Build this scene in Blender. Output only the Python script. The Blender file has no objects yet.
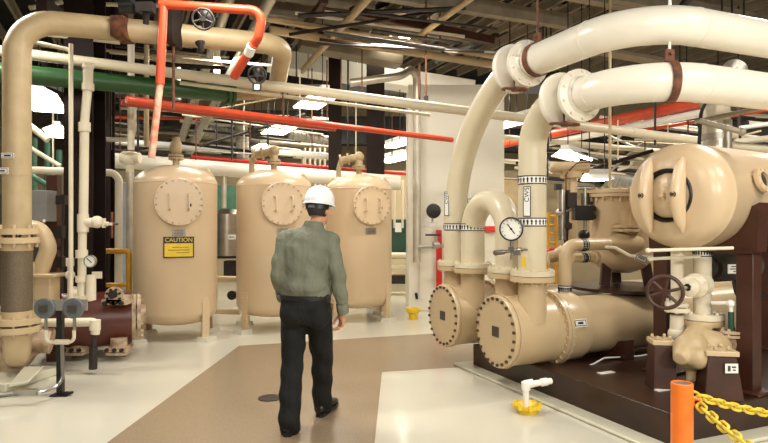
import bpy, bmesh, math, random
from mathutils import Vector as V, Matrix
random.seed(7)
S = bpy.context.scene
COL = S.collection
PI = math.pi
# ------------------------------------------------------------------ survey: camera at (0,0,1.58) looking along +Y
F, CZ = 600.0, 1.58
def P(x, y, d): return V(((x-384)/F*d, d, CZ+(221.5-y)/F*d))
def H(x, y, z):
    return P(x, y, F*(z-CZ)/(221.5-y))
def G(x, y): return H(x, y, 0.0)
A = V((.923, .386, 0)).normalized()      # long axis of the chiller skid
U = V((.386, -.923, 0)).normalized()     # across the skid
Z = V((0, 0, 1)); X = V((1, 0, 0)); Y = V((0, 1, 0))

# ------------------------------------------------------------------ materials
def lin(c): return tuple(((v/255)/12.92 if v/255 <= .04045 else ((v/255+.055)/1.055)**2.4) for v in c)
MATS = {}
def mat(name, rgb, rough=.5, metal=0., var=.08, scale=6., bump=0., bscale=40., spec=.5, coat=0., dark=None, stretch=None, bdist=.01):
    m = bpy.data.materials.new(name); m.use_nodes = True
    nt = m.node_tree; b = nt.nodes['Principled BSDF']
    c = lin(rgb)
    b.inputs['Roughness'].default_value = rough
    b.inputs['Metallic'].default_value = metal
    b.inputs['Specular IOR Level'].default_value = spec
    b.inputs['Coat Weight'].default_value = coat
    b.inputs['Coat Roughness'].default_value = .12
    tc = nt.nodes.new('ShaderNodeTexCoord')
    src = tc.outputs['Object']
    if stretch:
        mp = nt.nodes.new('ShaderNodeMapping'); mp.inputs['Scale'].default_value = stretch
        nt.links.new(src, mp.inputs['Vector']); src = mp.outputs['Vector']
    n = nt.nodes.new('ShaderNodeTexNoise'); n.inputs['Scale'].default_value = scale; n.inputs['Detail'].default_value = 5
    nt.links.new(src, n.inputs['Vector'])
    r = nt.nodes.new('ShaderNodeValToRGB')
    d = lin(dark) if dark else tuple(v*(1-var*1.6) for v in c)
    r.color_ramp.elements[0].position = .3; r.color_ramp.elements[0].color = (*d, 1)
    r.color_ramp.elements[1].position = .62; r.color_ramp.elements[1].color = (*c, 1)
    nt.links.new(n.outputs['Fac'], r.inputs['Fac']); nt.links.new(r.outputs['Color'], b.inputs['Base Color'])
    if bump:
        n2 = nt.nodes.new('ShaderNodeTexNoise'); n2.inputs['Scale'].default_value = bscale; n2.inputs['Detail'].default_value = 3
        nt.links.new(src, n2.inputs['Vector'])
        bp = nt.nodes.new('ShaderNodeBump'); bp.inputs['Strength'].default_value = bump; bp.inputs['Distance'].default_value = bdist
        nt.links.new(n2.outputs['Fac'], bp.inputs['Height']); nt.links.new(bp.outputs['Normal'], b.inputs['Normal'])
    MATS[name] = m
    return m
def glow(name, rgb, power):
    m = bpy.data.materials.new(name); m.use_nodes = True
    b = m.node_tree.nodes['Principled BSDF']
    b.inputs['Base Color'].default_value = (.9, .9, .85, 1)
    b.inputs['Emission Color'].default_value = (*lin(rgb), 1); b.inputs['Emission Strength'].default_value = power
    MATS[name] = m
mat('pipe_cream', (216, 204, 175), .30, var=.05, scale=3, bump=.04, bscale=25)
mat('beige', (202, 178, 140), .30, var=.05, scale=3, bump=.04, bscale=25)
mat('sign_ink', (150, 124, 30))
mat('red_dark', (160, 56, 34), .4)
mat('beige_tank', (210, 185, 150), .30, var=.04, scale=2, bump=.03, bscale=14)
mat('beige_old', (186, 163, 124), .42, var=.10, scale=5, bump=.08)
mat('beige_dirty', (200, 176, 146), .55, var=.25, scale=9, bump=.1, dark=(120, 92, 66))
mat('insulation', (240, 233, 216), .32, var=.05, scale=3, bump=.08, bscale=10)
mat('cream', (222, 211, 186), .5, var=.05, scale=4)
mat('plaster', (230, 223, 206), .7, var=.04, scale=1.5, bump=.05, bscale=60)
mat('white', (240, 238, 230), .4, var=.03)
mat('plastic_white', (240, 236, 226), .3, var=.03)
mat('epoxy', (208, 203, 185), .15, var=.035, scale=1.2, bump=.02, bscale=3, spec=.5)
mat('epoxy_curb', (206, 202, 180), .25, var=.08, scale=3)
mat('walkway', (150, 131, 106), .26, var=.10, scale=70, bump=.06, bscale=220)
mat('brown', (70, 38, 25), .42, var=.2, scale=5, bump=.05)
mat('brown_deck', (56, 32, 21), .3, var=.3, scale=4, bump=.03)
mat('brown_red', (92, 42, 30), .35, var=.15, scale=4, bump=.03)
mat('rust', (126, 74, 46), .7, var=.35, scale=14, bump=.2, dark=(58, 34, 24))
mat('column_brown', (38, 25, 21), .65, spec=.2, var=.2, scale=6, bump=.12, bscale=60)
mat('red', (206, 74, 40), .35, var=.08, scale=5)
mat('red_sign', (206, 40, 30), .4, var=.05)
mat('red_pale', (214, 120, 92), .5, var=.2, scale=12, dark=(220, 190, 165))
mat('orange', (244, 122, 38), .38, var=.06, scale=8, bump=.03)
mat('yellow', (232, 196, 40), .4, var=.1, scale=10)
mat('yellow_rail', (214, 156, 40), .4, var=.1)
mat('yellow_chain', (226, 196, 58), .42, var=.15, scale=30)
mat('green', (46, 88, 44), .4, var=.12, scale=5, bump=.05)
mat('green_pale', (86, 134, 110), .5, var=.15)
mat('green_dark', (34, 74, 58), .5, var=.1)
mat('steel', (190, 188, 182), .28, 1.0, var=.1, scale=8)
mat('galv', (176, 172, 160), .42, .6, var=.15, scale=6, bump=.1)
mat('jacket', (202, 194, 176), .36, .5, var=.12, scale=7, bump=.15, bscale=16)
mat('grey_duct', (150, 140, 122), .5, .2, var=.12, scale=4)
mat('joist', (150, 138, 118), .6, var=.15, scale=5)
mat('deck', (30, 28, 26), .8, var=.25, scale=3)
mat('grey_paint', (128, 126, 122), .45, var=.08)
mat('grey_disc', (100, 104, 106), .45, var=.08)
mat('blue_grey', (150, 160, 176), .5, var=.1, scale=2)
mat('braid', (128, 112, 90), .5, .4, var=.3, scale=120, bump=.5, bscale=160)
mat('black', (22, 21, 20), .4, var=.1)
mat('black_rubber', (28, 26, 25), .6, var=.1)
mat('dark_iron', (52, 46, 42), .5, .3, var=.25, scale=12, bump=.1)
mat('bolt', (92, 74, 58), .5, .3, var=.3, scale=30)
mat('dark_grey', (74, 68, 60), .7, var=.2, scale=3)  # plain dark grey for plates, print, the motor and far ducts
mat('plate', (150, 142, 128), .4, .5, var=.2, scale=30)
mat('glass', (40, 42, 42), .06, var=.05)
mat('dial', (236, 232, 222), .35, var=.02)
mat('wall', (186, 168, 134), .8, var=.08, scale=1.5)
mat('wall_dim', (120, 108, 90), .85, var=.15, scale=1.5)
mat('shirt', (122, 125, 108), .85, var=.12, scale=9, bump=1.0, bscale=13, spec=.2, stretch=(1, 1, .45), bdist=.035)
mat('trousers', (27, 27, 26), .8, var=.15, scale=8, bump=1.0, bscale=10, spec=.3, stretch=(1, 1, .4), bdist=.03)
mat('skin', (206, 150, 118), .5, var=.08, scale=14)
mat('hair', (46, 40, 36), .7, var=.3, scale=60, bump=.4, bscale=120)
mat('helmet', (238, 240, 242), .25, var=.02)
mat('shoe', (30, 24, 21), .35, var=.15)
mat('leather', (26, 23, 22), .45, var=.1)
mat('drain', (60, 46, 36), .6, var=.2)
glow('lens_glow', (255, 247, 226), 9)
glow('tube_glow', (255, 246, 222), 30)
glow('glint_glow', (255, 240, 205), 30)  # emission for the painted white glints near the brown beam

# ------------------------------------------------------------------ mesh builder
def frame(axis):
    a = axis.normalized()
    t = Z if abs(a.z) < .9 else X
    s = a.cross(t).normalized()
    return s, a.cross(s).normalized(), a
class B:
    def __init__(s): s.bm = bmesh.new(); s.mi = 0
    def m(s, i): s.mi = i; return s
    def face(s, vs):
        try:
            f = s.bm.faces.new(vs); f.material_index = s.mi; f.smooth = True
        except ValueError: pass
    def ring(s, c, e1, e2, r1, r2, n):
        return [s.bm.verts.new(c + e1*(r1*math.cos(2*PI*k/n)) + e2*(r2*math.sin(2*PI*k/n))) for k in range(n)]
    def skin(s, a, b):
        n = len(a)
        for k in range(n): s.face((a[k], a[(k+1) % n], b[(k+1) % n], b[k]))
    def lathe(s, prof, o, axis, n=32, e=None):
        """prof: (radius, height along axis); radius 0 closes with a point"""
        if e: e1, e2, a = e
        else: e1, e2, a = frame(axis)
        prev = None
        for r, h in prof:
            c = o + a*h
            cur = [s.bm.verts.new(c)] if r < 1e-6 else s.ring(c, e1, e2, r, r, n)
            if prev is not None:
                if len(prev) == 1 and len(cur) > 1:
                    for k in range(n): s.face((prev[0], cur[(k+1) % n], cur[k]))
                elif len(cur) == 1 and len(prev) > 1:
                    for k in range(n): s.face((prev[k], prev[(k+1) % n], cur[0]))
                elif len(cur) > 1: s.skin(prev, cur)
            prev = cur
        return s
    def cyl(s, p, q, r, r2=None, n=24):
        r2 = r if r2 is None else r2
        L = (q-p).length
        return s.lathe([(0, 0), (r, 0), (r2, L), (0, L)], p, q-p, n)
    def tube(s, pts, r, n=16, bend=None, caps=True, radii=None):
        pts = [V(p) for p in pts]
        if bend: pts = fillet(pts, bend)
        T = []
        for i in range(len(pts)):
            a = pts[max(i-1, 0)]; b = pts[min(i+1, len(pts)-1)]
            T.append((b-a).normalized())
        e1, e2, _ = frame(T[0])
        prev = None
        for i, p in enumerate(pts):
            t = T[i]
            e1 = (e1 - t*e1.dot(t)).normalized(); e2 = t.cross(e1)
            rr = radii[i] if radii else r
            cur = s.ring(p, e1, e2, rr, rr, n)
            if prev: s.skin(prev, cur)
            elif caps: s.face(list(reversed(s.ring(p, e1, e2, rr, rr, n))))
            prev = cur
        if caps: s.face(s.ring(pts[-1], e1, e2, rr, rr, n))
        return s
    def box(s, c, size, ex=X, ey=Y, ez=Z, top=1.0):
        x, y, z = [v*.5 for v in size]
        v = []
        for k in (-1, 1):
            t = top if k > 0 else 1.0
            for i, j in ((-1, -1), (1, -1), (1, 1), (-1, 1)):
                v.append(s.bm.verts.new(c + ex*(i*x*t) + ey*(j*y*t) + ez*(k*z)))
        for q in ((3, 2, 1, 0), (4, 5, 6, 7), (0, 1, 5, 4), (1, 2, 6, 5), (2, 3, 7, 6), (3, 0, 4, 7)):
            s.face([v[i] for i in q])
        return s
    def bar(s, p, q, w, h, up=Z):
        a = (q-p); L = a.length; a = a.normalized()
        sd = a.cross(up).normalized(); u = sd.cross(a).normalized()
        return s.box((p+q)*.5, (w, L, h), sd, a, u)
    def prism(s, poly, ext):
        lo = [s.bm.verts.new(V(p)) for p in poly]; hi = [s.bm.verts.new(V(p)+ext) for p in poly]
        s.face(list(reversed(lo))); s.face(hi)
        n = len(poly)
        for k in range(n): s.face((lo[k], lo[(k+1) % n], hi[(k+1) % n], hi[k]))
        return s
    def torus(s, c, axis, R, r, n=32, k=10, a0=0, a1=2*PI):
        e1, e2, a = frame(axis)
        full = abs(a1-a0-2*PI) < 1e-6
        m = n if full else n+1
        rings = []
        for i in range(m):
            t = a0+(a1-a0)*i/n
            d = e1*math.cos(t)+e2*math.sin(t)
            rings.append(s.ring(c+d*R, d, a, r, r, k))
        for i in range(len(rings)-(0 if full else 1)): s.skin(rings[i], rings[(i+1) % len(rings)])
        return s
    def ball(s, c, r, n=16, sc=(1, 1, 1), ex=X, ey=Y, ez=Z):
        k = n//2; prev = None
        for i in range(k+1):
            t = PI*i/k
            cc = c - ez*(r*sc[2]*math.cos(t)); rr = r*math.sin(t)
            cur = [s.bm.verts.new(cc)] if i in (0, k) else s.ring(cc, ex, ey, rr*sc[0], rr*sc[1], n)
            if prev:
                if len(prev) == 1:
                    for j in range(n): s.face((prev[0], cur[(j+1) % n], cur[j]))
                elif len(cur) == 1:
                    for j in range(n): s.face((prev[j], prev[(j+1) % n], cur[0]))
                else: s.skin(prev, cur)
            prev = cur
        return s
    def bolts(s, c, axis, R, n, r=.012, h=.02, off=0., k=6):
        e1, e2, a = frame(axis)
        for i in range(n):
            t = 2*PI*(i+.5)/n+off
            p = c+e1*(R*math.cos(t))+e2*(R*math.sin(t))
            s.cyl(p, p+a*h, r, n=k)
        return s
    def loft(s, rings, n=20):
        prev = None
        for c, e1, e2, r1, r2 in rings:
            cur = s.ring(c, e1, e2, r1, r2, n)
            if prev: s.skin(prev, cur)
            else: s.face(list(reversed(cur)))
            prev = cur
        s.face(prev); return s
    def obj(s, name, mats, parent=None, label=None, bevel=0, **kw):
        me = bpy.data.meshes.new(name)
        bmesh.ops.recalc_face_normals(s.bm, faces=s.bm.faces[:])
        s.bm.to_mesh(me); s.bm.free()
        return link_mesh(name, me, mats, parent, label, bevel, **kw)
def link_mesh(name, me, mats, parent=None, label=None, bevel=0, cat=None, group=None, kind=None, sharp=35):
    for q in ([mats] if isinstance(mats, str) else mats): me.materials.append(MATS[q])
    vs = [v.co for v in me.vertices]
    lo = V([min(v[i] for v in vs) for i in range(3)]); hi = V([max(v[i] for v in vs) for i in range(3)])
    o0 = V(((lo.x+hi.x)/2, (lo.y+hi.y)/2, lo.z))
    me.transform(Matrix.Translation(-o0))
    me.set_sharp_from_angle(angle=math.radians(sharp))
    o = bpy.data.objects.new(name, me); COL.objects.link(o)
    w = o0
    if parent is not None:
        o.parent = parent
        w = o0 - wloc(parent)
    o.location = w
    if bevel:
        b = o.modifiers.new('bevel', 'BEVEL'); b.width = bevel; b.segments = 2; b.limit_method = 'ANGLE'; b.angle_limit = math.radians(50)
    if label: o['label'] = label
    if cat: o['category'] = cat
    if group: o['group'] = group
    if kind: o['kind'] = kind
    return o
def wloc(o):
    w = V(o.location)
    while o.parent is not None:
        o = o.parent; w = w + o.location
    return w
def thing(name, label, cat, loc, group=None):
    o = bpy.data.objects.new(name, None); COL.objects.link(o); o.location = loc
    o.empty_display_size = .1
    o['label'] = label; o['category'] = cat
    if group: o['group'] = group
    return o
def fillet(pts, R, k=10):
    out = [pts[0]]
    for i in range(1, len(pts)-1):
        p, a, b = pts[i], pts[i-1], pts[i+1]
        d1 = (a-p); d2 = (b-p); l1, l2 = d1.length, d2.length; d1.normalize(); d2.normalize()
        rr = R[i-1] if isinstance(R, (list, tuple)) else R
        ang = d1.angle(d2)
        if ang > PI-.02: out.append(p); continue
        t = min(rr/math.tan(ang/2), l1*.499 if i > 1 else l1*.98, l2*.499 if i < len(pts)-2 else l2*.98)
        rr = t*math.tan(ang/2)
        bis = (d1+d2).normalized(); c = p+bis*(rr/math.sin(ang/2))
        s0 = (p+d1*t-c); s1 = (p+d2*t-c)
        tot = s0.angle(s1); ax = s0.cross(s1).normalized()
        for j in range(k+1): out.append(c+Matrix.Rotation(tot*j/k, 3, ax) @ s0)
    out.append(pts[-1]); return out
def pipe(name, label, cat, pts, D, m, bend=None, n=16, group=None, parent=None, flanges=(), bands=None):
    b = B(); b.tube(pts, D/2, n, bend)
    if bands:                                  # insulation straps every 'bands' metres on straight runs
        for p, q in zip(pts[:-1], pts[1:]):
            L = (q-p).length; k = int(L/bands)
            for i in range(1, k+1):
                c = p+(q-p)*(i/(k+1)); a = (q-p).normalized()
                b.cyl(c-a*.012, c+a*.012, D/2+.005, n=n)
    for c, a, R, t in flanges:
        b.cyl(c-a*t, c+a*t, R, n=28)
    if parent: return b.obj(name, m, parent)
    return b.obj(name, m, None, label, cat=cat, group=group)
def text(name, s, size, c, right, up, m, parent=None, align='CENTER', depth=.001):
    cu = bpy.data.curves.new('t', 'FONT'); cu.body = s; cu.size = size; cu.align_x = align; cu.align_y = 'CENTER'; cu.extrude = depth
    o = bpy.data.objects.new('t', cu); COL.objects.link(o)
    dg = bpy.context.evaluated_depsgraph_get(); me = bpy.data.meshes.new_from_object(o.evaluated_get(dg))
    bpy.data.objects.remove(o); bpy.data.curves.remove(cu)
    r = right.normalized(); u = up.normalized(); w = r.cross(u)
    M = Matrix(((r.x, u.x, w.x, c.x), (r.y, u.y, w.y, c.y), (r.z, u.z, w.z, c.z), (0, 0, 0, 1)))
    me.transform(M); me.materials.clear()
    return link_mesh(name, me, m, parent)
def wheel(b, c, axis, R, r, spokes=5, hub=.03):
    b.torus(c, axis, R, r, 32, 8)
    e1, e2, a = frame(axis)
    for k in range(spokes):
        t = 2*PI*k/spokes+.3
        b.cyl(c+(e1*math.cos(t)+e2*math.sin(t))*hub*.6, c+(e1*math.cos(t)+e2*math.sin(t))*R, r*.8, n=8)
    b.cyl(c-a*.02, c+a*.02, hub, n=16)
    return b
def solid(b, voxel, it=4, fac=.5):
    """fuse overlapping pieces into one continuous skin"""
    me = bpy.data.meshes.new('x'); bmesh.ops.recalc_face_normals(b.bm, faces=b.bm.faces[:]); b.bm.to_mesh(me); b.bm.free()
    o = bpy.data.objects.new('x', me); COL.objects.link(o)
    r = o.modifiers.new('r', 'REMESH'); r.mode = 'VOXEL'; r.voxel_size = voxel
    q = o.modifiers.new('s', 'SMOOTH'); q.iterations = it; q.factor = fac
    dg = bpy.context.evaluated_depsgraph_get(); out = bpy.data.meshes.new_from_object(o.evaluated_get(dg))
    bpy.data.objects.remove(o); bpy.data.meshes.remove(me)
    for p in out.polygons: p.use_smooth = True
    return out
# ------------------------------------------------------------------ setting
b = B(); b.box(V((2, 9, -.05)), (30, 26, .1)); b.obj('floor', 'epoxy', kind='structure')
a0 = G(239, 346); w = [V((-2.17, -1, 0)), V((.08, -1, 0)), G(374.6, 443), G(382, 372), G(473.6, 365.5)+V((.1, .0, 0)), G(520, 361), G(520, 328), G(429, 334), a0, G(107, 443)]
w[0] = G(107, 443)+(G(107, 443)-a0)*1.6; w[1] = G(374.6, 443)+(G(374.6, 443)-G(382, 372))*2.6
b = B(); b.prism([V((p.x, p.y, .0)) for p in w], V((0, 0, .003))); b.obj('floor_walkway', 'walkway', kind='structure')
b = B(); b.box(V((2, 17.1, 2.6)), (34, .2, 5.2)); b.obj('wall_back', 'wall', kind='structure')
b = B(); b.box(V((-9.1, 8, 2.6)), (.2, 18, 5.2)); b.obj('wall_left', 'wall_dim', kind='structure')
b = B(); b.box(V((2, 10, 5.75)), (34, 16, .1)); b.obj('ceiling', 'deck', kind='structure')
# white pier in the middle of the hall
pc = P(453, 221.5, 11.1)
b = B(); b.box(V((pc.x, pc.y, 2.0)), (1.70, 1.0, 4.0)); b.obj('wall_pier', 'plaster', kind='structure', bevel=.015)
# ceiling joists run along U
for k in range(44):
    o = V((-9+k*.52, 10.2, 5.36)); 
    b = B(); b.bar(o-U*5.5, o+U*1.2, .05, .16); b.bar(o-U*5.5+V((0, 0, .08)), o+U*1.2+V((0, 0, .08)), .12, .02)
    b.obj('ceiling_joist', 'joist', kind='structure')
for k, (x, y) in enumerate(((-2.2, 8.8), (-.4, 10.4), (1.2, 9.6), (3.6, 9.4), (5.5, 10))):
    b = B(); b.bar(V((x, y, 5.05))-A*2.2, V((x, y, 5.05))+A*2.2, .16, .22); b.obj('ceiling_beam', 'joist', kind='structure')
for x0, y0, x1, y1 in ((286, 9, 300, 13), (306, 12, 332, 19), (337, 20, 346, 23), (380, 9, 402, 16), (392, 24, 400, 27), (482, 4, 498, 8), (503, 8, 518, 12), (522, 13, 536, 17), (560, 8, 590, 14)):  # cream plates put in as the bright gaps between the joists
    b = B(); p, q = H(x0, y0, 5.62), H(x1, y1, 5.62); b.bar(p, q, .5, .02); b.obj('ceiling_bright_gap', 'cream', kind='structure')
# steel columns
def column(x, d, wpx, z1, deep=.3, m='column_brown'):
    w = wpx*d/F; c = P(x, 221.5, d); b = B()
    b.box(V((c.x, c.y, z1/2)), (w, .02, z1)); b.box(V((c.x, c.y+deep, z1/2)), (w, .02, z1)); b.box(V((c.x, c.y+deep/2, z1/2)), (.02, deep, z1))
    b.obj('column', m, kind='structure')
column(78.5, 7.5, 29, 5.1, .34)
column(104.5, 9.4, 9, 5.1, .2)
column(334.5, 11.6, 12, 5.1, .25)
column(375.5, 11.2, 18, 5.1, .3)

# ------------------------------------------------------------------ storage tanks
def tank(cx, d, r, label, nz, caution=False):
    c = P(cx, 221.5, d); c.z = 0
    t = thing('storage_tank', label, 'tank', c, 'upright tanks along the back')
    b = B()
    b.lathe([(0, .19), (r*.45, .20), (r*.75, .235), (r*.93, .295), (r, .38), (r, 2.085), (r+.004, 2.09), (r+.004, 2.10), (r, 2.105), (r, 2.11), (r*.96, 2.165), (r*.85, 2.225), (r*.65, 2.29), (r*.35, 2.335), (0, 2.35)], c, Z, 64)
    b.obj('shell', 'beige_tank', t)
    n = U; fc = c+n*r+V((0, 0, 1.83))
    b = B(); b.lathe([(0, -.12), (.25, -.12), (.25, .015), (.305, .015), (.305, .05), (.30, .06), (0, .06)], fc, n, 48)
    b.m(1).bolts(fc+n*.055, n, .278, 22, .014, .022)
    cov = b.obj('manway_cover', ['beige_tank', 'beige_dirty'], t)
    for s in (-1, 1):
        q = fc+A*(s*.115)+n*.06
        b = B(); b.tube([q+V((0, 0, .10)), q+n*.07+V((0, 0, .10)), q+n*.07-V((0, 0, .10)), q-V((0, 0, .10))], .011, 10, .02)
        b.cyl(q+V((0, 0, .10)), q+V((0, 0, .10))+n*.02, .022, n=12); b.cyl(q-V((0, 0, .10)), q-V((0, 0, .10))+n*.02, .022, n=12)
        b.obj('handle', 'beige_tank', cov)
    q = fc+A*.13+n*.1-V((0, 0, .04)); b = B(); b.ball(q, .022, 10); b.obj('knob', 'dark_iron', cov)
    for s in (-1, 1):
        for s2 in (-1, 1):
            dr = ((X*.88-Y*.47)*s if s*s2 > 0 else (X*.62+Y*.78)*s).normalized(); e = V((-dr.y, dr.x, 0))
            p = c+dr*(r+.004)
            b = B(); b.box(p+V((0, 0, .27)), (.12, .014, .48), e, dr); b.box(p-dr*.04+V((0, 0, .17)), (.014, .08, .28), e, dr)
            b.box(p+V((0, 0, .53))-dr*.004, (.15, .014, .10), e, dr, top=.6)
            leg = b.obj('leg', 'beige_tank', t)
            b = B(); b.box(p+dr*.02+V((0, 0, .03)), (.2, .2, .06), e, dr, top=.85); b.obj('foot_pad', 'epoxy', leg)
    for s in (-1, 1):
        p = c+X*(s*r*.97)+V((0, 0, 2.06)); b = B()
        b.bar(p, p+V((-s*.03, 0, .13)), .05, .02, Y); b.bar(p+V((-s*.03, 0, .12)), p+V((-s*.11, 0, .22)), .05, .018, Y)
        b.obj('lifting_lug', 'beige_tank', t)
    # name plate under the manway
    q = c+n*(r+.004)+V((0, 0, 1.435))
    b = B(); b.box(q, (.165, .012, .10), A, n)
    for k in range(4): b.m(1).box(q+n*.007+V((0, 0, .03-.02*k)), (.11-.02*(k % 2), .002, .006), A, n)
    b.obj('name_plate', ['plate', 'dark_grey'], t)
    if caution:
        q = c+n*(r+.006)-A*.0+V((0, 0, 1.25))
        b = B(); b.box(q, (.375, .01, .27), A, n); sg = b.obj('caution_sign', 'black', t, 'yellow and black caution sign')
        b = B(); b.box(q+n*.006-V((0, 0, .035)), (.345, .004, .17), A, n); b.obj('sign_field', 'yellow', sg)
        text('caution_lettering', 'CAUTION', .075, q+n*.006+V((0, 0, .092)), A, Z, 'yellow', sg)
        b = B()
        for k, (w_, o_) in enumerate(((.20, .02), (.26, 0), (.16, .05))): b.box(q+n*.009+A*o_-V((0, 0, .0+.035*k)), (w_, .002, .010), A, n)
        b.obj('sign_lines', 'sign_ink', sg)
    tp = c+V((0, 0, 2.33)); b = B(); b.cyl(tp, tp+V((0, 0, .12)), .045)
    b.cyl(tp+V((0, 0, .10)), tp+V((0, 0, .125)), .10); b.cyl(tp+V((0, 0, .135)), tp+V((0, 0, .16)), .10)
    b.bolts(tp+V((0, 0, .085)), Z, .08, 8, .01, .09)
    if nz == 0:
        b.lathe([(.045, .16), (.075, .20), (.085, .27), (.07, .33), (.05, .36), (.055, .40), (0, .41)], tp, Z, 20)
    else:
        b.tube([tp+V((0, 0, .15)), tp+V((0, 0, .30)), tp-X*.28+V((0, 0, .24))], .06, 16, .08); b.ball(tp+V((0, 0, .30)), .085)
        b.cyl(tp-X*.16+V((0, 0, .265)), tp-X*.19+V((0, 0, .26)), .10); b.cyl(tp-X*.28+V((0, 0, .24)), tp-X*.31+V((0, 0, .235)), .10)
        b.tube([tp-X*.29+V((0, 0, .24)), tp-X*.33+V((0, 0, .1)), tp-X*.33-V((0, 0, .02))], .04, 12, .06)
    b.obj('top_nozzle', 'beige_old', t)
    return t
tank(176, 8.2, .545, 'beige upright tank with yellow caution sign below its round manway', 0, True)
tank(274, 8.9, .545, 'beige upright tank between its two neighbours, partly hidden by the man', 1)
tank(359, 9.75, .53, 'beige upright tank nearest the white pier, right of the helmet', 1)

# ------------------------------------------------------------------ chiller skid and shells
c0 = G(473, 367); cn = G(670, 449); L = 6.2
b = B(); b.prism([c0, cn, cn+A*L, c0+A*L], V((0, 0, .25))); b.obj('skid_base', 'brown_deck', None, 'dark brown steel skid base under the two horizontal shells', cat='base', bevel=.008)
b = B(); o = .16
b.prism([c0-A*o-U*o, cn-A*o+U*o, cn+A*L+U*o, c0+A*L-U*o], V((0, 0, .028))); b.obj('floor_curb', 'epoxy_curb', kind='structure', bevel=.012)

def arrow_band(p, a, r, par, up=True, w=.078, name='flow_band'):
    e1, e2, a = frame(a); b = B()
    b.cyl(p-a*(w/2), p+a*(w/2), r+.003, n=40)
    b.m(1).cyl(p-a*(w/2), p-a*(w/2-.009), r+.005, n=40); b.cyl(p+a*(w/2-.009), p+a*(w/2), r+.005, n=40)
    n = 22
    for k in range(n):
        t = 2*PI*k/n; d = e1*math.cos(t)+e2*math.sin(t); s = d.cross(a); c = p+d*(r+.003)
        b.box(c-a*.008, (.012, .006, .03), s, d, a)
        b.prism([c+a*.005-s*.013-d*.002, c+a*.005+s*.013-d*.002, c+a*.025-d*.002], d*.005)
    return b.obj(name, ['white', 'black'], par)
def riser_label(p, d, r, par, s='CWS', h=.27):
    e = Z.cross(d).normalized(); c = p+d*(r+.002); b = B()
    b.box(c, (.07, .006, h), e, d); b.m(1)
    for q in (-1, 1): b.box(c+e*(q*.033)+d*.002, (.006, .006, h), e, d); b.box(c+Z*(q*(h/2-.003))+d*.002, (.07, .006, .006), e, d)
    o = b.obj('pipe_marker', ['white', 'black'], par)
    text('marker_lettering', s, .06, c+d*.004+Z*.06, Z, -e, 'black', o)

def shell(E, label, far=False):
    t = thing('condenser_shell' if not far else 'evaporator_shell', label, 'heat exchanger', V((E.x, E.y, .25))+A*2)
    b = B(); b.lathe([(0, .03), (.323, .03), (.323, .54), (.36, .54), (.36, .57)], E, A, 64); b.bolts(E+A*.525, A, .338, 28, .013, .02)
    wb = b.obj('water_box', 'beige', t)
    b = B(); b.lathe([(0, -.012), (.325, -.012), (.335, 0), (.335, .028), (0, .028)], E, A, 64)
    b.lathe([(.337, .031), (.342, .031), (.342, .045), (.32, .045)], E, A, 64)
    b.m(1).bolts(E-A*.03, A, .305, 24, .015, .022)
    cv = b.obj('end_cover', ['beige', 'bolt'], t)
    q = E-A*.014; e = U
    b = B(); b.box(q, (.11, .006, .095), U, A); b.obj('name_plate', 'dark_grey', cv)
    b = B(); b.lathe([(.28, .575), (.36, .575), (.36, .61), (.325, .61), (.325, .84), (.315, .86), (.285, .875), (.282, .88), (.282, 4.6), (0, 4.6)], E, A, 64)
    b.lathe([(.284, 1.9), (.287, 1.9), (.287, 1.92), (.284, 1.92)], E, A, 64); b.bolts(E+A*.61, A, .342, 28, .013, .018)
    b.obj('shell', 'beige', t)
    for k, tt in enumerate((1.28, 3.6)):
        c = E+A*tt; pr = []
        for i in range(13):
            th = math.radians(-150+10*i); pr.append(c+U*(.284*math.cos(th))+Z*(.284*math.sin(th)))
        pr += [c+U*.33-Z*.12, c+U*.33-Z*(E.z-.252), c-U*.33-Z*(E.z-.252), c-U*.33-Z*.12]
        b = B(); b.prism([p-A*.06 for p in pr], A*.12); b.obj('saddle', 'brown', t)
    c = E+A*.70; d = (U*.97+Z*.25).normalized()
    b = B(); b.box(c+d*.327, (.15, .006, .075), A, d, A.cross(d)*-1); b.m(1).box(c+d*.331, (.13, .002, .055), A, d, A.cross(d)*-1); b.m(0).box(c+d*.333, (.115, .002, .042), A, d, A.cross(d)*-1); b.m(1).box(c+d*.335, (.06, .002, .02), A, d, A.cross(d)*-1)
    b.obj('data_label', ['white', 'black'], t)
    for s in (-1, 1):
        p = E+A*(.26 if not far else .25)+U*(.19*s); b = B()
        b.cyl(V((p.x, p.y, E.z+.1)), V((p.x, p.y, 1.05)), .127, n=32); b.cyl(V((p.x, p.y, 1.035)), V((p.x, p.y, 1.083)), .2, n=40)
        b.bolts(V((p.x, p.y, 1.02)), Z, .175, 12, .012, .02)
        b.obj('nozzle', 'beige', t)
    return t
E1 = V((1.148-.02, 5.6, .56)); E2 = V((.722, 6.55, .56)); r1_ = E1+A*.17; r2_ = E2+A*.17; E1 = E1-A*.09; E2 = E2-A*.08
shell(E1, 'beige horizontal shell nearest the camera on the brown skid, bolted round end')
shell(E2, 'beige horizontal shell behind the nearer one, its bolted round end toward the pier', True)
R4 = r1_+U*.19; R3 = r1_-U*.19; R2 = r2_+U*.19; R1 = r2_-U*.19
def at(p, z): return V((p.x, p.y, z))
def flange_top(b, p, R=.2):
    b.cyl(at(p, 1.088), at(p, 1.135), R, n=40); b.bolts(at(p, 1.13), Z, .175, 12, .012, .02)
VALVE = [(.128, -.03), (.15, -.03), (.16, -.01), (.225, -.01), (.235, 0), (.235, .03), (.225, .045), (.15, .06), (.11, .10), (.11, .14), (.15, .185), (.215, .215), (.215, .25), (.16, .27), (.146, .30)]
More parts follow.
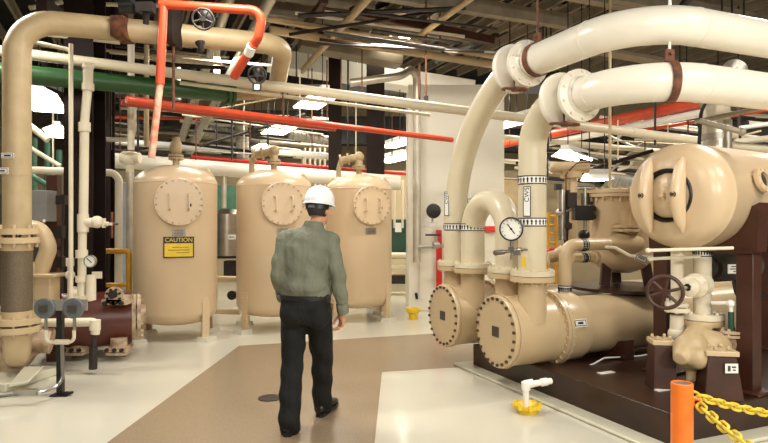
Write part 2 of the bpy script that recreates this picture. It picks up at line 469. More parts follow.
def big_pipe(r, h, Rb, corner, sv, label, Dz, end, mk):
    """riser, long elbow, butterfly valve, insulated overhead run that turns along the skid"""
    t = thing('cooling_water_pipe', label, 'pipe', at(r, 1.088))
    b = B(); top = at(r, h); v0 = top+U*sv
    if Rb < 1: b.tube([at(r, 1.09), top, v0], .126, 32, Rb)
    else:
        q0, q1, q2, q3 = at(r, 1.62), at(r, 2.28)+U*.02, at(r, h-.16)+U*(sv*.46), v0; bz = []
        for i in range(25):
            s_ = i/24; bz.append(q0*(1-s_)**3+q1*(3*s_*(1-s_)**2)+q2*(3*s_*s_*(1-s_))+q3*s_**3)
        b.tube([at(r, 1.09)]+bz, .126, 32)
    flange_top(b, r); b.obj('riser', 'pipe_cream', t)
    vv = B(); vv.lathe(VALVE, v0, U, 40); vv.bolts(v0-U*.02, U, .185, 10, .014, .03); vv.bolts(v0+U*.25, U, .19, 10, .014, .03)
    val = vv.obj('butterfly_valve', 'insulation', t)
    c = v0+U*.135+Z*-.22-X*.06
    wb_ = B(); wheel(wb_, c, (Z+U*.12).normalized(), .115, .012, 4); wb_.cyl(c, c+Z*.1, .015); hw = wb_.obj('handwheel', 'rust', val)
    wb_ = B(); wb_.box(c+Z*.06+X*.05, (.10, .05, .07)); wb_.obj('gear_box', 'white', val); wb_ = B(); wb_.cyl(c+Z*.02, c+Z*.12, .012, n=10); wb_.obj('position_pointer', 'orange', val)
    s0 = v0+U*.29; cn_ = top+U*corner
    b = B(); b.tube([s0, cn_, cn_+A*end], Dz/2, 36, .52)
    fp = fillet([s0, cn_, cn_+A*end], .52)
    for i in (1, 11): 
        q = fp[i]; a_ = (fp[i+1]-fp[i]).normalized() if i > 1 else U
        b.cyl(q-a_*.006, q+a_*.006, Dz/2+.003, n=36)
    b.obj('overhead_run', 'insulation', t)
    for z_ in mk: arrow_band(at(r, z_), Z, .126, t)
    return t, fp
tp2, corner2 = big_pipe(R4, 2.61, .38, 1.324, .40, 'thick cream pipe rising from near shell, lower of the two overhead runs', .285, 3.2, (1.955, 1.575))
tp1, corner1 = big_pipe(R1, 3.04, 1.15, 2.70, 1.12, 'thick cream pipe rising from far shell, upper of the two overhead runs', .28, 3.2, (1.52,))
riser_label(at(R4, 1.76), (U*.62-A).normalized(), .126, tp2)
riser_label(at(R1, 1.78), (U*.25-A).normalized(), .126, tp1)
t = thing('return_bend_pipe', 'cream U-shaped pipe joining the tops of the two shells', 'pipe', at(R2, 1.088))
b = B(); dist = (R3-R2).length; b.tube([at(R2, 1.09), at(R2, 1.79), at(R3, 1.79), at(R3, 1.09)], .126, 32, dist*.499); flange_top(b, R2); flange_top(b, R3); b.obj('bend', 'pipe_cream', t)
arrow_band(at(R2, 1.52), Z, .126, t)
# hangers of the overhead runs
def strap(c, a, r, top, label, rodm='insulation'):
    t = thing('pipe_hanger', label, 'pipe hanger', V((c.x, c.y, c.z-r)), 'rust brown hangers of the big overhead pipes')
    e1, e2, a = frame(a); b = B(); prev = None
    for k in range(33):
        th = PI*2*k/32; d = e1*math.cos(th)+e2*math.sin(th)
        cur = [b.bm.verts.new(c+d*(r+.004)-a*.03), b.bm.verts.new(c+d*(r+.012)-a*.03), b.bm.verts.new(c+d*(r+.012)+a*.03), b.bm.verts.new(c+d*(r+.004)+a*.03)]
        if prev: b.skin(prev, cur)
        prev = cur
    b.box(c+Z*(r+.05), (.03, .06, .09), a.cross(Z), a, Z); b.cyl(c+Z*(r+.06)-a.cross(Z)*.05, c+Z*(r+.06)+a.cross(Z)*.05, .012, n=8)
    b.obj('strap', 'rust', t)
    b = B(); b.cyl(c+Z*(r+.05), V((c.x, c.y, top)), .010, n=10); b.obj('rod', rodm, t)
k_ = min(range(len(corner2)), key=lambda i: abs(384+F*corner2[i].x/corner2[i].y-664)); strap(corner2[k_], (corner2[k_+1]-corner2[k_-1]).normalized(), .145, 5.6, 'rust strap hanger with white rod around the lower overhead cream pipe')
strap(at(R1, 3.04)+U*1.50, U, .142, 5.6, 'rust strap hanger close behind the valve of the upper overhead pipe', 'rust')

# pressure gauge on the riser
g0 = P(511.5, 229, 5.27); gn = (V((0, 0, 1.6))-g0+V((-.9, 0, 0))); gn.z = 0; gn.normalize()
t = thing('pressure_gauge', 'black rimmed round pressure gauge in front of the U-shaped pipe', 'gauge', g0-Z*.25)
b = B(); b.lathe([(0, -.05), (.085, -.05), (.098, -.03), (.105, .0), (.105, .022), (.092, .026), (.092, .014)], g0, gn, 40); b.obj('case', 'black', t)
b = B(); b.lathe([(0, .014), (.092, .014), (.092, .010), (0, .01)], g0, gn, 40); b.mi = 1
sr = Z.cross(gn).normalized()
for k in range(11):
    th = math.radians(225-27*k); d = sr*math.cos(th)+Z*math.sin(th); b.bar(g0+gn*.0155+d*.072, g0+gn*.0155+d*.084, .005, .002, gn)
b.obj('dial', ['dial', 'black'], t)
b = B(); d = (sr*.6-Z*.8).normalized(); b.bar(g0+gn*.018-d*.055+sr*.0, g0+gn*.018+d*.05, .008, .003, gn); b.cyl(g0+gn*.015, g0+gn*.022, .01, n=12); b.obj('needle', 'black', t)
b = B(); b.cyl(g0-Z*.1, g0-Z*.16, .016); b.box(g0-Z*.18, (.05, .05, .05), sr, gn); ml = P(495, 253, 5.2); mr = P(530, 249, 5.42)
b.tube([ml, g0-Z*.195, mr], .014, 12); b.cyl(ml, ml+(mr-ml)*.25, .024); b.cyl(ml+(mr-ml)*.62, ml+(mr-ml)*.75, .022); b.box(g0-Z*.21+sr*.05, (.06, .04, .04), sr, gn)
b.cyl(g0-Z*.2, g0-Z*.27, .01); b.obj('manifold', 'steel', t)
b = B(); b.box(P(524, 262, 5.25), (.035, .003, .09), sr, gn); b.obj('tag', 'yellow', t)

# ------------------------------------------------------------------ horizontal drum
AD = V((.843, .537, 0)).normalized(); UD = V((.537, -.843, 0)).normalized()
E = V((2.205, 4.70, 1.785)); r = .42
t = thing('separator_drum', 'large beige horizontal drum with two clamp bars across its hatch', 'drum', V((E.x, E.y, 1.38))+AD)
b = B(); b.lathe([(.205, .012), (.26, .022), (.33, .045), (.375, .08), (.405, .13), (.417, .18), (.42, .22), (.423, .225), (.423, .245), (.42, .25), (.42, 2.9), (.3, 3.05), (0, 3.1)], E, AD, 72); b.obj('shell', 'beige_tank', t)
b = B(); b.lathe([(.185, .06), (.212, .05), (.212, .006), (.204, .0), (.196, .02), (.185, .03)], E, AD, 48); b.obj('gasket', 'black', t)
b = B(); b.lathe([(0, -.018), (.08, -.012), (.14, .004), (.175, .03), (.175, .06), (0, .06)], E, AD, 48); b.lathe([(0, -.06), (.018, -.06), (.018, 0)], E, AD, 12)
b.box(E-AD*.02+UD*.06, (.06, .05, .11), UD, AD); hd = b.obj('hatch_door', 'beige_tank', t)
for s in (-1, 1):
    c = E-AD*.055+UD*(.135*s); rings = []
    for k in range(17):
        q = -1+k/8; m_ = max(0, 1-q*q)
        rings.append((c+Z*(q*.29)+AD*(.06*q*q), UD, AD, .010+.040*m_**.6, .014+.058*m_**.7))
    b = B(); b.loft(rings, 16); cb = b.obj('clamp_bar', 'beige_tank', hd)
    b = B(); b.cyl(c-AD*.055, c-AD*.085, .014, n=6); b.torus(c-AD*.064, AD, .02, .006, 16, 6); b.obj('bolt', 'bolt', cb)
tt = .58; dn = (UD*.965+Z*.26).normalized(); sp = E+AD*tt+dn*r
b = B(); b.lathe([(.07, -.02), (.07, .02), (.1, .02), (.1, .05), (.06, .055), (.06, .03)], sp, dn, 32); b.bolts(sp+dn*.045, dn, .082, 8, .009, .015); sgf = b.obj('sight_port', 'beige_tank', t)
b = B(); b.lathe([(0, .032), (.06, .032), (.06, .02), (0, .02)], sp, dn, 24); b.obj('sight_glass', 'glass', sgf)
t = thing('drum_stand', 'dark brown steel stand and saddle carrying the large drum', 'stand', V((E.x, E.y, .25))+AD)
for tt in (.45, 2.3):
    c = E+AD*(tt+.09); pr = [c+UD*(.424*math.cos(th))+Z*(.424*math.sin(th)) for th in [math.radians(-172+8*i) for i in range(21)]]
    pr += [c+UD*.47-Z*.06, c+UD*.45-Z*.44, c-UD*.45-Z*.44, c-UD*.47-Z*.06]
    b = B(); b.prism([p-AD*.075 for p in pr], AD*.15); b.obj('saddle', 'brown', t)
    for s in (-1, 1):
        p = c+UD*(.355*s); b = B(); b.box(V((p.x, p.y, .79)), (.13, .13, 1.08), UD, AD); b.box(V((p.x, p.y, .262)), (.26, .24, .024), UD, AD); b.obj('post', 'brown', t, bevel=.006)
    b = B(); b.bar(at(c-UD*.42, 1.345), at(c+UD*.42, 1.345), .17, .03); b.obj('top_plate', 'brown', t)

# drop pipe, gate valve and pump below the drum
dp = E+AD*.518; dp.z = 0
t = thing('drop_pipe', 'cream pipe with gate valve dropping from the large drum', 'pipe', at(dp, .775))
b = B(); b.cyl(at(dp, .775), at(dp, 1.40), .069, n=28); b.cyl(at(dp, .775), at(dp, .82), .165, n=36); b.bolts(at(dp, .815), Z, .135, 8, .014, .025)
b.obj('pipe_body', 'cream', t)
arrow_band(at(dp, 1.33), Z, .069, t)
vc = at(dp, 1.06); wc = P(665, 290, 4.55); wc.z = 1.045; va = (wc-vc).normalized()
b = B(); b.ball(vc, .088, 20, (1, 1, 1.1)); b.lathe([(.10, .02), (.075, .08), (.10, .10), (.10, .14), (.06, .16), (.055, .22), (.08, .23), (.08, .26), (.03, .28)], vc, va, 24); b.bolts(vc+va*.09, va, .085, 8, .01, .06)
vb = b.obj('gate_valve', 'cream', t)
b = B(); b.cyl(vc+va*.25, wc-va*.02, .014); b.obj('stem', 'steel', vb)
b = B(); wheel(b, wc, (va*.8-Y*.5).normalized(), .122, .015, 6, .03); b.obj('handwheel', 'brown', vb)
b = B(); b.cyl(wc-Z*.05-va*.04, wc-Z*.11-va*.04, .012); b.obj('tag_tube', 'white', vb)
pb = at(dp, .56)
t = thing('circulation_pump', 'beige pump with round belly on two dark brown pedestals', 'pump', at(pb, .25))
pq = P(691, 351, 4.68)

b = B(); b.ball(pq, .13, 24, (1.05, 1, 1.15)); b.cyl(pq+Z*.03, at(dp, .73), .10, .085, n=28); b.cyl(pq-A*.05, pq-A*.16-Z*.04-Y*.05, .10, .05); b.cyl(pq-Z*.1, pq-Z*.235, .04, .035); b.ball(pq+A*.2+Z*.02, .13, 20, (1.3, 1, 1)); b.ball(pq-Y*.1-Z*.03, .09, 16); b.cyl(at(dp, .72), at(dp, .772), .165, n=36)
nz = pb-A*.14-Z*.07; b.ball(pb-A*.08-Z*.03+U*.05, .12, 20); b.cyl(pb-Z*.1+U*.02, pb-Z*.19+U*.02, .035, .03); b.cyl(nz, nz-A*.06, .05)
b.ball(pb+A*.17+Z*.03, .12, 20, (1.2, 1, 1))
me = solid(b, .012, 3); body = link_mesh('casing', me, 'beige_old', t)
dn2 = at(dp, .80)-A*.17-U*.1
b = B(); b.cyl(at(dn2, .62), at(dn2, .80), .06, .055); b.ball(at(dn2, .64), .075); b.cyl(at(dn2, .83), at(dn2, .865), .10, n=28); b.cyl(at(dn2, .875), at(dn2, .905), .095, n=28); b.cyl(at(dn2, .9), at(dn2, 1.36), .05); b.bolts(at(dn2, .82), Z, .08, 6, .012, .09)
b.obj('side_pipe', 'cream', t)
for (x, y, d, w_, nm) in ((661, 341, 4.85, .125, 0), (718, 351.5, 4.56, .185, 1)):
    c = P(x, y, d); b = B(); b.box(c, (w_+.05, .19, .04), (X-Y*.15).normalized(), (Y+X*.15).normalized()); b.bolts(c+Z*.02, Z, .07, 4, .014, .03); b.obj('mounting_foot', 'beige', t, bevel=.008)
    zt = c.z-.023; b = B(); b.box(V((c.x, c.y, (.25+zt)/2)), (w_*1.5, .24, zt-.25), (X-Y*.15).normalized(), (Y+X*.15).normalized(), top=.72 if nm else .8); pd = b.obj('pedestal', 'brown', t, bevel=.006)
    if nm:
        q = V((c.x+.035, c.y-.118, c.z-.10)); b = B(); b.box(q, (.095, .006, .07)); b.m(1).box(q+V((-.02, -.004, .0)), (.02, .002, .04)); b.box(q+V((.015, -.004, .01)), (.03, .002, .012)); b.box(q+V((.018, -.004, -.012)), (.02, .002, .01)); b.obj('label', ['white', 'dark_grey'], pd)
# small angle valve right of the pump
t = thing('angle_valve', 'small flanged valve with dark pipe and white elbow beside the brown post', 'valve', P(731, 350, 4.75))
b = B(); c = P(731, 337, 4.75); b.ball(c-Z*.05, .05, 16, (1, 1, 1.4)); b.cyl(c, c+Z*.02, .075, n=24); b.cyl(c+Z*.03, c+Z*.05, .075, n=24); b.bolts(c-Z*.01, Z, .06, 4, .012, .08); b.cyl(c-Z*.06, c-Z*.06-X*.1, .04); b.cyl(c-Z*.1, c-Z*.19, .028); b.obj('body', 'beige_dirty', t)
b = B(); b.cyl(c+Z*.05, c+Z*.2, .022); b.obj('riser', 'green_dark', t)
b = B(); b.tube([c+Z*.19, c+Z*.27, P(712, 303, 4.85)], .016, 12, .03); b.ball(c+Z*.265, .032); b.obj('elbow', 'white', t)
# ------------------------------------------------------------------ pump group on the left
t = thing('suction_pipe', 'thick beige pipe standing at the left edge and turning along the ceiling', 'pipe', P(17, 221.5, 5.8)*1)
v = P(17, 221.5, 5.8); hz = 3.53
pts = [V((v.x, v.y, 1.50)), V((v.x, v.y, hz)), P(284, 45, 6.9), P(276, 92, 8.1), P(232, 94, 7.9)]
b = B(); fp = fillet(pts, [.33, .30, .26]); nf = len(fp)
b.tube(fp, .12, 28, radii=[.125 if i < 3 else .118 if i < nf-16 else .118-.03*(i-nf+16)/15 for i in range(nf)]); b.cyl(V((v.x, v.y, 2.02)), V((v.x, v.y, 2.06)), .128, n=28); b.obj('pipe_run', 'beige_old', t)
b = B()
for z in (1.485, 1.40):
    b.cyl(V((v.x, v.y, z-.028)), V((v.x, v.y, z+.028)), .195, n=36)
b.bolts(V((v.x, v.y, 1.33)), Z, .165, 8, .014, .22); b.cyl(V((v.x, v.y, 1.30)), V((v.x, v.y, 1.38)), .138, n=28); b.obj('upper_flange', 'beige', t)
b = B(); b.cyl(V((v.x, v.y, .66)), V((v.x, v.y, 1.33)), .135, n=36); b.obj('braided_connector', 'braid', t)
b = B()
for z in (.625, .545): b.cyl(V((v.x, v.y, z-.03)), V((v.x, v.y, z+.03)), .205, n=36)
b.cyl(V((v.x, v.y, .64)), V((v.x, v.y, .72)), .142, n=28); b.bolts(V((v.x, v.y, .49)), Z, .172, 8, .014, .2); b.obj('lower_flange', 'beige', t)
b = B(); b.tube([V((v.x, v.y, .55)), V((v.x, v.y, .26)), V((v.x-.25, v.y+.40, .26))], .122, 28, .2); b.obj('foot_elbow', 'beige', t)
for x, y, d, w_, h_ in ((16, 157, 0, .12, .05), (10, 172, 0, .13, .06)):
    c = P(x, y, 5.8); q = V((c.x, v.y-.128, c.z)); b = B(); b.box(q, (w_, .006, h_)); b.m(1).box(q-Y*.003, (w_-.015, .003, h_-.015)); b.m(0).box(q-Y*.005, (w_-.025, .003, h_-.025)); b.m(1).box(q-Y*.007, (w_*.55, .002, .014))
    b.obj('pipe_label', ['white', 'black'], t)
# green continuation
b = B(); g1 = P(231, 94, 7.9); g2 = P(-40, 68.5, 6.6); a = (g2-g1).normalized()
b.tube([g1+a*.02, g2], .108, 24); b.cyl(g1+a*.005, g1+a*.045, .155, n=32); b.cyl(g1-a*.045, g1-a*.005, .155, n=32); b.bolts(g1+a*.04, a, .125, 8, .014, .03); b.cyl(g1+a*1.6, g1+a*1.63, .11, n=24)
b.obj('green_pipe', 'green', None, 'green overhead pipe ending in a flange above the leftmost tank', cat='pipe')
# pump
pc_ = P(1, 352, 6.1)
t = thing('end_suction_pump', 'dirty beige pump low at the left edge beside the braided pipe', 'pump', at(pc_, 0))
b = B(); b.lathe([(0, -.12), (.22, -.12), (.34, -.08), (.36, 0), (.34, .08), (.22, .12), (0, .12)], at(pc_, .36), (Y-X*.3).normalized(), 40); b.ball(at(pc_, .36)+V((.22, .1, .02)), .2, 20)
b.cyl(at(pc_, .38)+V((.2, .05, 0)), at(pc_, .34)+V((.45, .12, 0)), .13); b.obj('casing', 'beige_dirty', t)
b = B(); b.tube([P(20, 230, 6.4), P(40, 226, 6.4), P(49, 248, 6.4), P(40, 272, 6.4), P(38, 292, 6.4)], .085, 24, .17); b.obj('discharge_elbow', 'beige', t)
b = B(); c = P(43, 290, 6.4); b.box(c, (.26, .2, .3)); b.box(c+Z*.16+X*.02, (.34, .26, .04)); b.box(c-Z*.16, (.36, .28, .04)); b.box(c+V((-.08, -.11, .2)), (.1, .02, .22)); b.obj('discharge_neck', 'beige', t, bevel=.015)
b = B(); b.box(at(pc_, .04)+V((-.02, -.12, 0)), (1.0, .7, .08), (X-Y*.2).normalized(), (Y+X*.2).normalized()); b.prism([P(8, 388, 5.5), P(28, 384, 5.55), P(44, 369, 5.9), P(24, 369, 5.9)], Z*.03); b.obj('base_plate', 'epoxy_curb', t, bevel=.01)
# brown strainer vessel
s1 = P(132, 317, 7.15); s0 = s1-A*.98
t = thing('strainer_vessel', 'dark red-brown horizontal vessel with tan end flange left of the tanks', 'vessel', at((s0+s1)*.5, 0))
a = (s1-s0).normalized(); b = B(); b.cyl(s0, s1, .315, n=48); b.obj('body', 'brown_red', t)
b = B(); b.cyl(s1, s1+a*.04, .27, n=36); b.cyl(s1+a*.055, s1+a*.095, .27, n=36); b.bolts(s1+a*.09, a, .235, 14, .016, .03); b.cyl(s1, s1+a*.15, .15); b.obj('end_flange', 'beige_dirty', t)
for x in (77, 119):
    c = P(x, 348, 6.85); b = B(); b.box(c, (.25, .22, .05)); b.box(c-Z*.05, (.22, .2, .03)); b.cyl(c, c+Z*.12, .09); 
    b.m(1)
    for i in (-1, 0, 1):
        b.cyl(c+V((i*.085, -.11, .0)), c+V((i*.085, -.14, 0)), .024, n=8); b.cyl(c+V((i*.085, -.07, -.08)), c+V((i*.085, -.07, -.045)), .022, n=8)
    b.obj('bolted_foot', ['beige_dirty', 'dark_iron'], t)
c = P(120, 296, 6.8); b = B(); b.cyl(c-Z*.06, c+Z*.0, .14, n=28); b.cyl(c+V((0, -.12, .02)), c+V((0, -.16, .02)), .1, n=24); b.box(c-Z*.05-Y*.06, (.27, .2, .06)); b.m(1).bolts(c+V((0, -.16, .02)), -Y, .075, 8, .014, .02); b.cyl(c+V((0, -.15, .04)), c+V((0, -.2, .04)), .045)
for i in (-1, 1): b.cyl(c+V((i*.09, -.16, -.06)), c+V((i*.09, -.2, -.06)), .026, n=8)
b.obj('top_flange', ['beige_dirty', 'dark_iron'], t)
# bracket with two discs
q = P(60, 305, 5.7)
t = thing('switch_stand', 'dark pole holding a bracket with two round grey discs', 'stand', at(P(60, 398, 5.37), 0))
b = B(); f0 = at(P(60.5, 398, 5.45), 0); b.box(f0+Z*.42, (.05, .05, .84)); b.box(f0+V((.0, 0, .006)), (.15, .10, .012)); b.box(f0+V((.075, -.01, .025)), (.07, .05, .02)); b.obj('pole', 'black', t)
q = V((f0.x, f0.y-.03, P(60, 304.5, 5.45).z)); b = B(); b.box(q+X*.02, (.48, .012, .10)); b.obj('bracket', 'galv', t)
for x in (46, 74.5):
    c = P(x, 308, 5.42); b = B(); b.lathe([(0, 0), (.092, 0), (.092, .03), (.085, .035), (0, .035)], c, -Y, 32); b.m(1).box(c-Y*.045, (.07, .03, .06)); b.m(2).cyl(c-Z*.08, c-Z*.2, .014, n=10); b.obj('grey_disc', ['grey_disc', 'dark_grey', 'steel'], t)
b = B(); z_ = P(46, 330, 5.42); z2 = P(74, 330, 5.42)
b.tube([z_, V((z_.x, z_.y, z_.z-.11)), V((z2.x, z2.y, z2.z-.11)), z2], .016, 10, .05); m_ = P(62, 342, 5.42); b.cyl(m_-X*.06, m_+X*.06, .024); b.obj('joining_tube', 'cream', t)
b = B(); b.tube([m_-Z*.01, P(63, 385, 5.4), P(40, 393, 5.2), P(-10, 398, 5.1)], .016, 10, .15); c = P(27, 392, 5.17); b.box(c, (.17, .05, .05)); b.obj('cable', 'steel', t)
# white small-bore piping
t = thing('white_riser', 'white vertical pipe with couplings in front of the dark column', 'pipe', P(81, 300, 6.3))
b = B(); d = 6.3
for x, y0, x1, y1, rr in ((88, 66, 88, 84, .050), (88, 84, 84, 128, .044), (84.5, 126, 83.5, 214, .046), (83, 214, 83, 232, .056), (82.5, 232, 81.5, 300, .042)): b.cyl(P(x, y0, d), P(x1, y1, d), rr)
for x, y, h_ in ((88, 87, 7), (84.5, 127, 9), (81.7, 254, 8), (81.5, 279, 6), (88, 66, 5)): b.cyl(P(x, y-h_/2, d), P(x, y+h_/2, d), .06)
b.obj('pipe_body', 'cream', t)
b = B(); c = P(83, 222, d); e = P(108, 224, d); b.cyl(c, P(97, 223, d), .05); b.ball(P(97, 222, d), .065); b.cyl(P(98, 223, d), e, .025); b.box(P(104, 223, d), (.02, .05, .1)); b.box(P(108, 224, d), (.1, .04, .03)); b.obj('gate_valve', 'cream', t)
b = B(); b.cyl(P(112, 212, d), P(112, 238, d), .012); b.cyl(P(111, 224, d), P(118, 224, d), .012); b.obj('valve_handle', 'rust', t)
b = B(); b.box(P(82, 298, d), (.22, .08, .06)); b.cyl(P(91, 300, d), P(91, 275, d), .05); b.ball(P(74, 292, d), .06); b.box(P(97, 275, d), (.1, .02, .07)); b.cyl(P(70, 300, d), P(70, 262, d), .025); b.ball(P(70, 275, d), .05); b.cyl(P(70, 258, d), P(70, 266, d), .04); b.obj('bottom_manifold', 'cream', t)
c = P(91, 261, 6.1); t = thing('dial_gauge', 'small white-faced dial gauge on the white manifold at the left', 'gauge', c-Z*.1)
b = B(); b.lathe([(0, 0), (.062, 0), (.062, .03), (.054, .032), (.054, .024), (0, .024)], c, -Y, 28); b.obj('case', 'steel', t); b = B(); b.lathe([(0, .026), (.053, .026), (.053, .02), (0, .02)], c, -Y, 24); b.m(1).bar(c+V((-.03, -.028, .03)), c+V((.02, -.028, -.015)), .008, .003, Y); b.obj('dial', ['dial', 'black'], t)
b = B(); b.cyl(P(71, 44, 6.25), P(71, 300, 6.25), .022); b.tube([P(30, 41, 6.25), P(71, 50, 6.25), P(71, 90, 6.25)], .022, 12, .06); b.obj('thin_riser', 'cream', None, 'thin cream pipe running down in front of the dark column', cat='pipe')
b = B(); b.tube([P(34, 323, 6.2), P(97, 322, 6.2), P(95, 334, 6.2)], .045, 14, .05); b.cyl(P(95, 320, 6.2), P(95, 330, 6.2), .055); b.m(1).cyl(P(94, 330, 6.2), P(93, 368, 6.2), .026); b.cyl(P(93.5, 347, 6.2), P(93, 369, 6.2), .042)
b.obj('drain_pipe', ['cream', 'dark_iron'], None, 'cream drain pipe with dark drop leg in front of the brown vessel', cat='pipe')
# control box on red-brown upright
b = B(); c = P(41, 206, 6.6); b.box(c, (.24, .2, .34)); b.m(1).box(P(44, 221, 6.5), (.03, .01, .03)); b.obj('control_box', ['grey_paint', 'white'], None, 'grey control box beside the thick left pipe', cat='box', bevel=.008)
b = B(); b.box(V((P(54, 221, 6.8).x, 6.8, 1.05)), (.12, .1, 2.1)); b.obj('box_post', 'brown', None, 'brown upright holding the grey control box', cat='post')
b = B()
for x, y, w_, h_ in ((62, 200, .1, .1), (60, 232, .08, .14), (61, 262, .06, .12), (58, 248, .05, .04)): b.box(P(x, y, 6.6), (w_, .08, h_))
b.cyl(P(64, 195, 6.6), P(61, 270, 6.6), .012); b.obj('limit_switch', 'dark_iron', None, 'dark metal switches stacked beside the brown upright', cat='switch')
# yellow guard rail
b = B(); b.tube([P(92, 251, 8.1), P(129, 251, 8.1), P(129, 335, 8.1)], .036, 12, .05); b.cyl(P(92, 285, 8.1), P(129, 285, 8.1), .03); b.cyl(P(97, 251, 8.1), P(97, 335, 8.1), .036); b.obj('guard_rail', 'yellow_rail', None, 'yellow guard rail left of the caution-signed tank', cat='rail')

# ------------------------------------------------------------------ named overhead pipes
def run(name, label, pts, D, m, bend=None, bands=None, group=None, n=14):
    return pipe(name, label, 'pipe', pts, D, m, bend, n, group, bands=bands)
run('long_pipe', 'long beige pipe sloping across the whole hall past the pier', [P(-40, 45.5, 6.9), P(768, 150, 8.6)], .125, 'pipe_cream', bands=2.4, n=20)
run('long_pipe', 'thinner beige pipe just under the long beige pipe', [P(180, 83, 7.4), P(430, 115, 7.95)], .045, 'pipe_cream')
run('red_pipe', 'red sprinkler pipe crossing in front of the white pier', [H(126, 99.5, 2.83), H(452, 140, 2.83)], .078, 'red', n=18)
run('red_pipe', 'red pipe just behind the sprinkler pipe above the tanks', [H(122, 102.5, 2.93), H(335, 129, 2.93)], .075, 'red_dark')
t = thing('fire_pipe', 'orange-red pipe looping over the thick beige pipe', 'pipe', P(164, 140, 5.6))
b = B(); d = 5.75
b.tube([P(165, -30, d), P(160, 84, d)], .042, 18); b.tube([P(160, 4, d), P(264, 11, d), P(258, 38, 5.8), P(234, 77, 6.15)], .044, 18, [.11, .1]); b.cyl(P(254, 44, 5.84), P(248, 54, 5.94), .048); b.obj('upper_run', 'red', t)
b = B(); b.cyl(P(160, 84, d), P(151.5, 158, d), .034); b.obj('faded_leg', 'red_pale', t)
b = B(); b.cyl(P(252, 46, 5.84), P(248.5, 54, 5.92), .049); b.obj('pale_band', 'white', t)
def hang_valve(label, x, y, d, R, body):
    c = P(x, y, d); t = thing('hand_valve', label, 'valve', c-Z*R)
    b = B(); wheel(b, c, (Y-X*.25+Z*.1).normalized(), R, .011, 5, .025); b.obj('handwheel', 'dark_iron', t)
    b = B(); b.cyl(c, c+Y*.1, .015); b.ball(c+V((0, .1, body*.6)), body, 14, (1, 1, 1.5)); b.obj('valve_body', 'dark_iron', t)
    return t
hang_valve('dark handwheel valve on the orange-red pipe near the ceiling', 203, 19, 5.6, .095, .07)
hang_valve('dark handwheel valve by the end of the beige U-turn pipe', 257, 75, 6.25, .088, .06)
b = B(); c = P(257, 87, 6.0); b.box(c, (.09, .005, .09), X, Y, Z); b.m(1).box(c-Y*.003, (.05, .004, .05)); b.obj('valve_tag', ['dark_iron', 'white'], None, 'small square tag hanging below the handwheel', cat='tag')
def hanger_clamp(label, x, d, y0, y1, y2, y3, w=.09, m='rust'):
    t = thing('hanger_clamp', label, 'pipe hanger', P(x, y2, d)); b = B(); b.box((P(x, y1, d)+P(x, y2, d))*.5, (w, .30, abs(y2-y1)*d/F)); b.obj('clamp', m, t)
    b = B(); b.box((P(x, y0, d)+P(x, y1, d))*.5, (w*.6, .06, abs(y1-y0)*d/F)); b.obj('strut', 'column_brown', t)
    if y3: b = B(); b.cyl(P(x, y2, d), P(x, y3, d), .014); b.obj('rod', 'rust', t)
hanger_clamp('dark hanger on the elbow of the thick left pipe', 50, 6.0, -60, 4, 30, None, .11, 'column_brown')
hanger_clamp('rusty hanger halfway along the thick overhead pipe', 123, 6.15, -60, 20, 40, None, .13)
hanger_clamp('dark hanger with long rod right of the orange-red pipe', 173.5, 6.2, -60, 6, 46, 110, .08, 'column_brown')
t = thing('valve_actuator', 'black actuator above the thick beige overhead pipe', 'actuator', P(128, 14, 5.8))
b = B(); b.cyl(P(121, 6, 5.75), P(134, 6, 5.75), .075, n=20); b.obj('motor', 'black', t); b = B(); b.box(P(146, 8, 5.75), (.16, .1, .09)); b.cyl(P(146, 12, 5.75), P(146, 24, 5.8), .03); b.obj('gearbox', 'dark_iron', t)
b = B(); b.lathe([(0, 0), (.05, .0), (.05, .02), (.03, .05), (.03, .1), (0, .1)], P(200, 42, 6.1), V((.2, -.1, -1)), 16); b.obj('temperature_probe', 'dark_iron', None, 'small dark probe on the face of the thick overhead pipe', cat='probe')
# long insulated pipes running back over the first tank
run('insulated_pipe', 'grey insulated pipe running to the back, left of its twin', [P(231, -6, 8.6), P(178, 150, 13)], .15, 'jacket', bands=1.2)
run('insulated_pipe', 'grey insulated pipe running to the back, right of its twin', [P(274, -8, 8.2), P(187, 157, 13.2)], .16, 'jacket', bands=1.2)
run('diagonal_pipe', 'beige diagonal pipe below the brown ceiling beam', [H(370, -4, 4.3), H(302, 71, 4.3)], .105, 'beige_old')
run('diagonal_pipe', 'beige diagonal pipe crossing right of the brown ceiling beam', [H(474, -4, 4.3), H(402, 48, 4.3)], .085, 'beige_old')
run('high_pipe', 'beige pipe high above the pier, upper of two', [H(250, 16, 4.62), H(502, 58, 4.62)], .095, 'beige')
run('high_pipe', 'beige pipe high above the pier, lower of two', [H(270, 30, 4.5), H(505, 67, 4.5)], .13, 'beige')
b = B(); p0, p1 = H(351, 11, 4.45), H(492, 41, 4.45); b.bar(p0, p1, .12, .12); b.obj('strut_beam', 'brown', None, 'brown steel beam hanging below the joists', cat='beam')
b = B(); b.bar(H(497, 35, 4.80), H(437, 62, 4.80), .09, .07); b.obj('strut_channel', 'dark_iron', None, 'short dark strut channel beside the upper valve', cat='strut')
b = B(); b.bar(H(325, 0, 4.74), H(293, 43, 4.74), .1, .09); b.obj('strut_channel', 'brown', None, 'brown strut channel left of the beige diagonal pipe', cat='strut')
